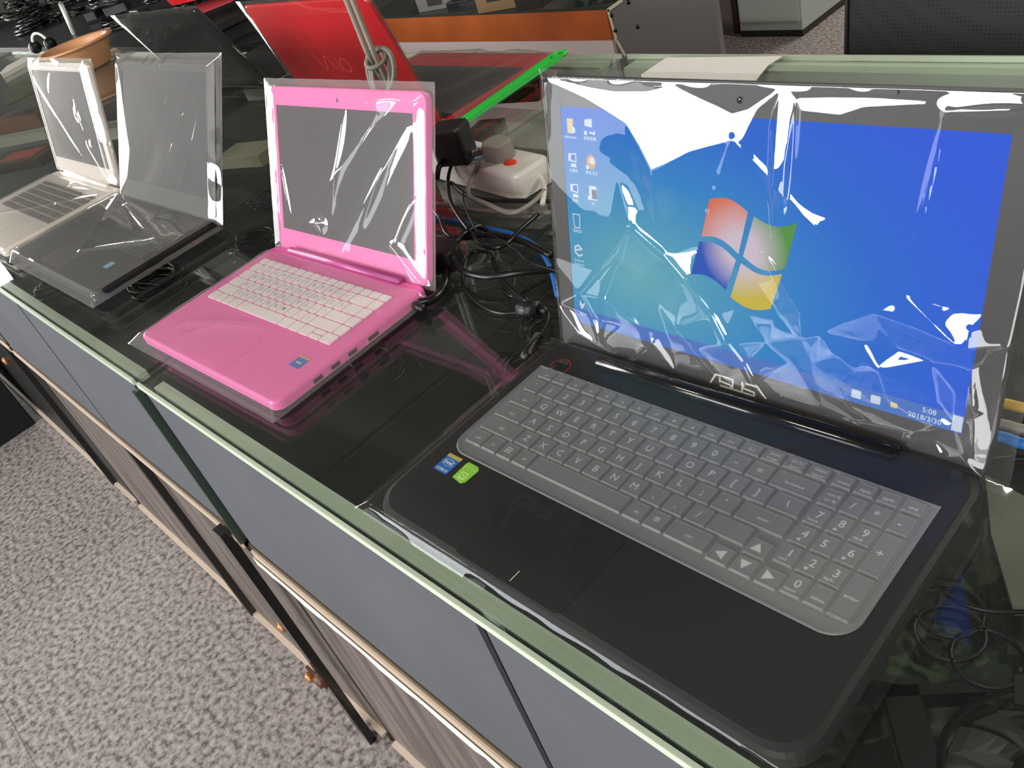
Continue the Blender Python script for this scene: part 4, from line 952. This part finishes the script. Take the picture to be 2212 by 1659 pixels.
# black mesh chair beyond the counter
def meshmat():
    m = mat('black_mesh_fabric', lin(22, 22, 22), .6); nt = m.node_tree; b = nt.nodes['Principled BSDF']
    tc = nt.nodes.new('ShaderNodeTexCoord'); mp = nt.nodes.new('ShaderNodeMapping'); mp.inputs['Scale'].default_value = (160, 160, 160)
    ck = nt.nodes.new('ShaderNodeTexVoronoi'); ck.inputs['Scale'].default_value = 1.0; ck.inputs['Randomness'].default_value = 0.0
    r = nt.nodes.new('ShaderNodeValToRGB'); r.color_ramp.elements[0].position = .2; r.color_ramp.elements[0].color = lin(8, 8, 8); r.color_ramp.elements[1].position = .45; r.color_ramp.elements[1].color = lin(38, 38, 37)
    nt.links.new(tc.outputs['Object'], mp.inputs[0]); nt.links.new(mp.outputs[0], ck.inputs['Vector']); nt.links.new(ck.outputs['Distance'], r.inputs[0]); nt.links.new(r.outputs[0], b.inputs['Base Color']); return m
t = thing('office_chair', 'black mesh-backed office chair behind the counter', 'chair', (.045, 1.10, 0), radians(-4))
k = MB()
def cb(u_, v_): x = -.295 + .56 * u_; z = .62 + .62 * v_; return (x * (1 + .06 * v_), .03 * (1 - (2 * u_ - 1) ** 2) + .10 * v_ - .12, z)
k.grid(20, 20, cb); k.grid(20, 20, lambda a, b: (lambda p: (p[0], p[1] + .012, p[2]))(cb(a, b))); k.obj('backrest', meshmat(), t)
k = MB(); rim = [cb(0, i / 10) for i in range(11)] + [cb(i / 10, 1) for i in range(1, 11)] + [cb(1, 1 - i / 10) for i in range(1, 11)] + [cb(1 - i / 10, 0) for i in range(1, 11)]
k.tube(rim, .004, 8); k.obj('back_frame', M_black, t)
k = MB(); k.rbox(-.25, -.10, .25, .40, .44, .50, .06, .02); k.obj('seat', M_black, t)
k = MB(); k.tube([(0, .15, .08), (0, .15, .44)], .025, 12); k.box(-.03, -.12, .44, .03, .02, .46); k.tube([(0, -.10, .45), (0, -.115, .70)], .016, 8); k.obj('pedestal', M_black, t)
for i in range(5):
    a = 2 * pi * i / 5; k = MB(); k.tube([(0, .15, .09), (.27 * cos(a), .15 + .27 * sin(a), .06)], [.022, .014], 8); k.tube([(.27 * cos(a) - .01, .15 + .27 * sin(a), .028), (.27 * cos(a) + .01, .15 + .27 * sin(a), .028)], .027, 12); k.obj('leg', M_black, t)

# tan basin, tray, pole and things around it
t = thing('plastic_basin', 'tan round plastic basin on the far left counter', 'basin', (-2.90, .67, ZT), 0)
k = MB(); k.lathe([(0, .002), (.082, .002), (.090, .008), (.118, .078), (.121, .082), (.133, .084), (.134, .088), (.119, .089), (.114, .080), (.087, .012), (0, .008)], 40); k.obj('basin_body', M_bowl, t)
k = MB(); k.lathe([(.119, .083), (.135, .083), (.137, .086), (.135, .0895), (.119, .0895)], 40); k.obj('rim', M_bowl, t)
def slab(name, label, cat, px, z, th, m, group=None):
    ps = [at(x, y, z) for x, y in px]; c = sum(ps, Vector()) / len(ps); n = len(ps)
    k = MB(); k.add([(p.x - c.x, p.y - c.y, 0) for p in ps] + [(p.x - c.x, p.y - c.y, th) for p in ps], [tuple(range(n))[::-1], tuple(range(n, 2 * n))] + [(i, (i + 1) % n, n + (i + 1) % n, n + i) for i in range(n)])
    # make the winding consistent
    o = k.obj(name, m, None, loc=(c.x, c.y, z)); bm = bmesh.new(); bm.from_mesh(o.data); bmesh.ops.recalc_face_normals(bm, faces=bm.faces[:]); bm.to_mesh(o.data); bm.free()
    return tag(o, label, cat, group)
slab('cardboard_sheet', 'pale cardboard sheet under the tan basin', 'cardboard', [(150, 142), (250, 105), (262, 112), (205, 140), (205, 150)], ZT + .001, .004, M_cream)
slab('white_tray', 'white shallow tray left of the tan basin', 'tray', [(5, 165), (20, 150), (64, 127), (64, 140), (8, 170)], ZT + .001, .016, M_white)
slab('green_packet', 'green and yellow packet behind the silver laptop', 'packet', [(5, 190), (75, 160), (78, 200), (20, 232)], .80, .01, mat('green_yellow_print', lin(120, 140, 50), .5, noise=(14, lin(80, 100, 90), .45, .6)))
pa = at(160, 72, y=1.05); pz = at(131, 8, y=1.05)
k = MB(); k.tube([((pz - pa) * ((.887 - pa.z) / (pz - pa).z)), (0, 0, 0), tuple(pz - pa)], .012, 8); tag(k.obj('metal_rod', mat('bright_rod', lin(190, 195, 190), .35, .4), None, loc=tuple(pa)), 'pale metal rod standing up behind the tan basin', 'rod')
pq = at(100, 112, ZT + .002)
t = thing('headphones', 'white headband with black pads beside the basin', 'headphones', tuple(pq), .4)
k = MB(); k.tube([(.05 * cos(a * pi / 10), 0, .02 + .06 * sin(a * pi / 10)) for a in range(11)], .006, 8); k.obj('headband', M_white, t)
for s in (-1, 1): k = MB(); k.lathe([(0, -.012), (.024, -.012), (.026, 0), (.024, .012), (0, .012)], 16, M=Matrix.Translation((s * .05, 0, .027)) @ Matrix.Rotation(pi / 2, 4, 'Y')); k.obj('ear_pad', M_rubber, t)

# back counter behind the left side, with heaps of cables and red boxes
t = thing('back_counter', 'dark back counter heaped with black cables', 'counter', (-4.50, 1.36, 0))
k = MB(); k.box(-1.78, -.45, .0, 1.78, .45, .86); k.obj('cabinet_body', mat('dark_board', lin(30, 32, 32), .7), t)
k = MB(); k.box(-1.8, -.46, .86, 1.8, .46, .885); k.obj('worktop', mat('dark_worktop', lin(38, 40, 40), .4), t)
def coil(loc, R0, nl, r, seed, m, label, group):
    rr = random.Random(seed); pts = []
    N = nl * 14; a0 = rr.random() * 6
    for i in range(N + 1):
        a = 2 * pi * i / 14 + a0; q = R0 * (1 + .22 * sin(i * .37 + seed)); pts.append((q * cos(a) * (1 + .2 * sin(i * .11)), q * sin(a) * .8, r + (i / N) * r * nl * .9 + .006 * (1 + sin(i * .61))))
    pts.append((pts[-1][0] + .05, pts[-1][1] + .06, r * 1.5)); pts.append((pts[-1][0] + .06, pts[-1][1] - .02, r))
    k = MB(); k.tube(pts, r, 6); o = k.obj('cable_coil', m, None, loc=loc); tag(o, label, 'cable coil', group); return o
rnd = random.Random(8)
adj = ['small', 'loose', 'tight', 'wide', 'flat', 'tall']
for i in range(34):
    x = -6.1 + 2.9 * rnd.random(); y = 1.02 + .62 * rnd.random()
    coil((x, y, .885 + .035 * (i % 3)), .05 + .06 * rnd.random(), 3 + i % 4, .0045 + .003 * rnd.random(), i, M_cable if i % 5 else M_darkmetal, 'black cable coil in the dark heap on the back counter', 'cable coils heaped on the back counter')
slab('red_box', 'flat red box at the top edge, left of the red laptop', 'box', [(355, -4), (372, 12), (405, 5), (520, -25), (500, -40)], .955, .02, M_red)
slab('red_folder', 'pinkish red folder lying behind the dark laptop', 'folder', [(400, 22), (430, 32), (500, 4), (560, -25), (500, -12)], .92, .006, mat('faded_red', lin(196, 70, 76), .4))
for i, (px_, py_, s_, m_) in enumerate(((300, 20, .05, M_black), (250, 12, .06, M_black), (330, 30, .04, M_rubber), (200, 25, .05, M_rubber))):
    q = at(px_, py_, .93); t = thing('power_brick', 'black power brick in the dark heap, %s' % ['nearest the red box', 'left of the red box', 'just above the dark lid', 'right of the metal rod'][i], 'adapter', (q.x, q.y, .90), i * .8, 'power bricks in the cable heap')
    k = MB(); k.rbox(-s_, -.03, s_, .03, 0, .035, .008, .004); k.obj('brick_body', m_, t)

# ------------------------------------------------------------------ things inside the display cases (seen through the glass)
ZF = .602
def inside(x0, x1, n, seed, group, where):
    rr = random.Random(seed)
    for i in range(n):
        x = rr.uniform(x0, x1); y = rr.uniform(.0, .68)
        coil((x, y, ZF + .002), rr.uniform(.035, .07), rr.randint(3, 7), rr.uniform(.003, .0055), seed * 50 + i, [M_cable, M_cable, M_greycab, M_darkmetal][i % 4], 'coiled cable inside the glass case ' + where, group)
inside(-1.66, -.66, 14, 3, 'cable coils inside the left glass case', 'below the pink and black laptops')
inside(-3.2, -1.85, 14, 5, 'cable coils inside the far glass case', 'at the far left')
inside(-.48, .08, 8, 7, 'cable coils inside the right glass case', 'below the tangle of cables')
def pbox(name, label, cat, px, py, z, sx, sy, sz, rz, m, m2=None):
    q = at(px, py, z); t = thing(name, label, cat, (q.x, q.y, z), rz)
    k = MB(); k.rbox(-sx / 2, -sy / 2, sx / 2, sy / 2, 0, sz, .003, .001); k.obj('box_body', m, t)
    k = MB(); k.rbox(-sx * .3, -sy * .3, sx * .3, sy * .3, sz, sz + .0006, .002); k.obj('printed_label', m2 or M_paper, t)
    return t
M_or2 = mat('orange_carton', lin(150, 92, 64), .6); M_dkbox = mat('dark_brown_case', lin(44, 34, 30), .5); M_whbox = mat('offwhite_carton', lin(190, 190, 172), .6); M_redspot = mat('red_print', lin(200, 74, 50), .5)
pbox('product_box', 'dark box with a red spot inside the far case', 'box', 60, 352, .76, .26, .13, .03, .5, M_dkbox, M_redspot)
pbox('product_box', 'orange brown box behind the silver screen inside the far case', 'box', 65, 268, .70, .30, .12, .05, .4, M_or2, M_dkbox)
pbox('product_box', 'long pale carton beside the silver screen inside the far case', 'box', 55, 305, .74, .30, .05, .03, .45, M_whbox, M_whbox)
pbox('product_box', 'white card box in the gap between silver and black screens', 'box', 250, 290, .74, .20, .10, .03, .4, M_whbox, M_dirtgrey)
pbox('product_box', 'cream box lying in the case left of the pink screen', 'box', 545, 345, .74, .16, .09, .03, .3, M_cream, M_cream)
pbox('product_box', 'grey paper bag in the case near the green lid reflection', 'box', 640, 185, .853, .22, .16, .03, .2, M_dirtgrey, M_paper)
pbox('product_box', 'small black box in the case below the red lid', 'box', 560, 95, .78, .2, .14, .03, .4, M_rubber, M_black)
pbox('product_box', 'dark carton in the case left of the pink screen', 'box', 515, 240, .70, .22, .14, .05, .2, M_black, M_pcb)
pbox('product_box', 'white carton in the case behind the power strip', 'box', 1060, 300, .80, .06, .05, .03, .3, M_white, M_whbox)
pbox('product_box', 'brown carton in the case under the green handle', 'box', 1120, 200, .835, .16, .10, .03, .2, M_or2, M_dkbox)
# shelf board, graphics card and motherboards under the glass at the lower right
t = thing('graphics_card', 'black graphics card with twin fans under the glass, lower right', 'graphics card', (.47, .005, .800), radians(38))
k = MB(); n = 40
sh = [(-.15, -.062), (.135, -.062), (.15, -.05), (.15, .05), (.13, .062), (-.13, .062), (-.15, .045)]
k.rbox(-.15, -.065, .15, .065, 0, .012, .003); k.obj('circuit_board', mat('dull_grey_fins', lin(74, 76, 70), .6), t)
k = MB()
for cx_ in (-.075, .075):
    k.lathe([(.052, .014), (.057, .014), (.057, .030), (.052, .030)], 40, M=Matrix.Translation((cx_, 0, 0)))
k.box(-.15, -.065, .014, -.128, .065, .030); k.box(.135, -.065, .014, .15, .065, .030); k.box(-.15, .057, .014, .15, .065, .030); k.box(-.15, -.065, .014, .15, -.057, .030); k.box(-.018, -.057, .014, .018, .057, .030)
k.obj('shroud', M_shroud, t)
for cx_ in (-.075, .075):
    k = MB(); k.lathe([(0, .028), (.017, .028), (.018, .016), (0, .016)], 24, M=Matrix.Translation((cx_, 0, 0)))
    for b in range(7):
        a0 = 2 * pi * b / 7; pts = []
        for i in range(7):
            r_ = .016 + i * .0058; pts.append((r_ * cos(a0 + i * .09), r_ * sin(a0 + i * .09), .026)); pts.append((r_ * cos(a0 + .34 + i * .09), r_ * sin(a0 + .34 + i * .09), .020))
        k.add([(x + cx_, y, z) for x, y, z in pts], [(2 * i, 2 * i + 1, 2 * i + 3, 2 * i + 2) for i in range(6)])
    k.obj('fan', M_shroud, t)
k = MB(); k.text('LEON', .016, -.0, -.010, .0304, 0, rot=pi / 2 + 1.2); k.obj('lettering', M_greyleg, t)
def board(label, x, y, z, w_, d_, rz, seed):
    t = thing('circuit_board', label, 'circuit board', (x, y, z), rz, 'bare boards under the glass')
    k = MB(); k.rbox(-w_ / 2, -d_ / 2, w_ / 2, d_ / 2, 0, .002, .002); k.obj('board', M_pcb, t)
    rr = random.Random(seed)
    k = MB()
    for i in range(26):
        x_, y_ = rr.uniform(-w_ * .45, w_ * .45), rr.uniform(-d_ * .45, d_ * .45); s1, s2 = rr.uniform(.003, .014), rr.uniform(.003, .014); k.box(x_ - s1, y_ - s2, .002, x_ + s1, y_ + s2, .002 + rr.uniform(.002, .008))
    k.obj('chips', M_black, t)
    for j in range(3):
        k = MB(); x_, y_ = rr.uniform(-w_ * .3, w_ * .3), rr.uniform(-d_ * .3, d_ * .3); k.tube([(x_ + .022 * cos(a * pi / 10), y_ + .022 * sin(a * pi / 10), .008) for a in range(21)], .0018, 6, caps=False); k.obj('wire_ring', M_shroud, t)
board('green circuit board under the glass right of the big laptop', .365, .055, .822, .22, .12, .35, 1)
board('green circuit board under the big laptop front corner', .26, -.045, .800, .16, .11, .9, 2)
slab('grey_board', 'plain grey board under the glass at the right edge', 'board', [(2128, 1035), (2260, 1105), (2260, 1330), (2190, 1330), (2140, 1160)], .842, .004, mat('dull_grey_board', lin(124, 124, 112), .7, noise=(9, lin(104, 104, 94), .4, .7)))
tag(boxo('case_shelf', (.18, -.155, .790, .70, .30, .796), mat('dark_shelf', lin(24, 25, 23), .6)), 'dark inner shelf under the glass below the big laptop', 'shelf')
cable('thin black wire lying under the glass at the right edge', [(2040, 1283), (2080, 1305), (2140, 1320), (2230, 1322)], .0016, M_cable, .862, group=None)
# cables at the right edge behind the big laptop
for (ya, yb_, m_, lb, zc) in ((872, 882, M_yellow, 'yellow', .012), (918, 930, M_grey, 'grey', .010), (945, 960, M_blue, 'blue', .008)):
    cable(lb + ' cable at the right edge behind the big laptop', [(2120, ya - 6), (2170, ya), (2215, yb_), (2300, yb_ + 8)], .0042, m_, ZT + zc, group=None)
cable('black cable below the blue one at the right edge', [(2120, 1000), (2180, 992), (2250, 990)], .0026, M_cable, ZT + .004, group=None)

# ------------------------------------------------------------------ desk across the aisle
t = thing('desk', 'orange and grey desk standing behind the counter', 'desk', (-1.29, 1.6, 0))
k = MB(); g = [at(1350, 0, y=1.6), at(1312, 20, y=1.6), at(1330, 92, y=1.6)]
xl = at(1345, 0, y=1.6).x + 1.29; xm = at(1312, 20, y=1.6).x + 1.29; zm = at(1312, 20, y=1.6).z; zt = at(1350, -30, y=1.6).z; xk = at(1330, 90, y=1.6).x + 1.29; xr = .375
prof = [(xr, .0), (xr, zt), (xl, zt), (xl, zm + .028), (xm, zm), (xm + .01, .62), (.04, .57), (.04, 0)]
n = len(prof)
k.add([(x, -.0, z) for x, z in prof] + [(x, .02, z) for x, z in prof], [tuple(range(n)), tuple(range(2 * n - 1, n - 1, -1))] + [(i, n + i, n + (i + 1) % n, (i + 1) % n) for i in range(n)]); k.obj('side_panel', M_greyw, t)
k = MB(); ed = [(xl, zt), (xl, zm + .028), (xm, zm), (xm + .01, .62), (.04, .57)]
for (x0_, z0_), (x1_, z1_) in zip(ed[:-1], ed[1:]):
    d_ = Vector((x1_ - x0_, 0, z1_ - z0_)).normalized(); nn = Vector((-d_.z, 0, d_.x)) * .008
    k.add([(x0_ + nn.x, -.003, z0_ + nn.z), (x1_ + nn.x, -.003, z1_ + nn.z), (x1_ - nn.x * .2, -.003, z1_ - nn.z * .2), (x0_ - nn.x * .2, -.003, z0_ - nn.z * .2), (x0_ + nn.x, .022, z0_ + nn.z), (x1_ + nn.x, .022, z1_ + nn.z), (x1_ - nn.x * .2, .022, z1_ - nn.z * .2), (x0_ - nn.x * .2, .022, z0_ - nn.z * .2)],
          [(0, 1, 2, 3), (7, 6, 5, 4), (0, 4, 5, 1), (2, 6, 7, 3), (1, 5, 6, 2), (0, 3, 7, 4)])
k.obj('edge_trim', M_creamw, t)
for (px_, py_) in ((1357, 5), (1321, 33), (1329, 66), (1377, 58)):
    q = at(px_, py_, y=1.6); k = MB(); k.lathe([(0, .004), (.005, .003), (.007, 0)], 10, M=Matrix.Translation((q.x + 1.29, -.0005, q.z)) @ Matrix.Rotation(pi / 2, 4, 'X')); k.obj('screw', M_gloss, t)
zA = at(900, 32, y=1.6).z; zB = at(900, 85, y=1.6).z
k = MB(); k.box(-1.25, .0, .618, .0, .018, .708); k.obj('front_board', M_orangew, t)
k = MB(); k.box(-1.25, -.002, .708, .0, .55, .716); k.obj('desk_top', mat('dark_desktop', lin(58, 60, 54), .4), t)
k = MB(); k.box(-1.22, .02, .20, .0, .5, .218); k.obj('lower_shelf', M_pinkw, t)
k = MB(); k.box(-1.22, .001, .38, .0, .014, .6175); k.obj('modesty_panel', M_pinkw, t)
k = MB(); k.box(-1.25, .018, .0, -1.23, .5, .70); k.obj('left_panel', M_greyw, t)
for (px_, py_, sx_, sz_, m_, nm, lb) in ((1070, 22, .15, .10, M_brown, 'carton', 'small brown carton on the desk'), (1140, 18, .10, .09, M_dkbox, 'speaker_box', 'dark brown box beside the carton on the desk'), (1290, 6, .16, .04, M_pcb, 'circuit_tray', 'green board leaning at the right end of the desk'), (1010, 18, .18, .03, M_rubber, 'tool_pouch', 'black tool pouch on the desk left of the carton'), (940, 20, .16, .05, M_greyw, 'paper_stack', 'grey stack on the left end of the desk')):
    q = at(px_, py_, .716); t2 = thing(nm, lb, 'box', (q.x, q.y + .05, .717), .3)
    k = MB(); k.rbox(-sx_ / 2, -.06, sx_ / 2, .06, 0, sz_, .003, .002); k.obj('box_body', m_, t2)
    k = MB(); k.box(-sx_ * .2, -.0608, sz_ * .3, sx_ * .2, -.06, sz_ * .8); k.obj('flap', M_dkbox, t2)

# white cabinet, red cabinet further back
t = thing('white_cabinet', 'white cabinet standing on the terrazzo beyond the desk', 'cabinet', (-1.93, 3.2, 0), 0)
k = MB(); k.box(.0, .0, .03, .32, .45, .9); k.obj('cabinet_body', mat('white_enamel', lin(176, 184, 180), .4), t)
k = MB(); k.box(.01, -.004, .07, .31, .0, .88); k.obj('cabinet_door', mat('white_enamel_door', lin(186, 194, 190), .35), t)
k = MB(); k.box(.0, .0, 0, .32, .45, .03); k.obj('plinth', M_darkmetal, t)
t = thing('red_cabinet', 'dark red cabinet left of the white one', 'cabinet', (-2.35, 3.25, 0), 0)
k = MB(); k.box(.0, .0, .0, .36, .4, .16); k.obj('plinth', M_greyw, t)
k = MB(); k.box(.0, .0, .16, .36, .4, 1.0); k.obj('cabinet_body', M_darkred, t)
k = MB(); k.box(.355, -.01, .0, .385, .4, 1.0); k.obj('door_edge', mat('dark_brown_edge', lin(60, 36, 32), .5), t)
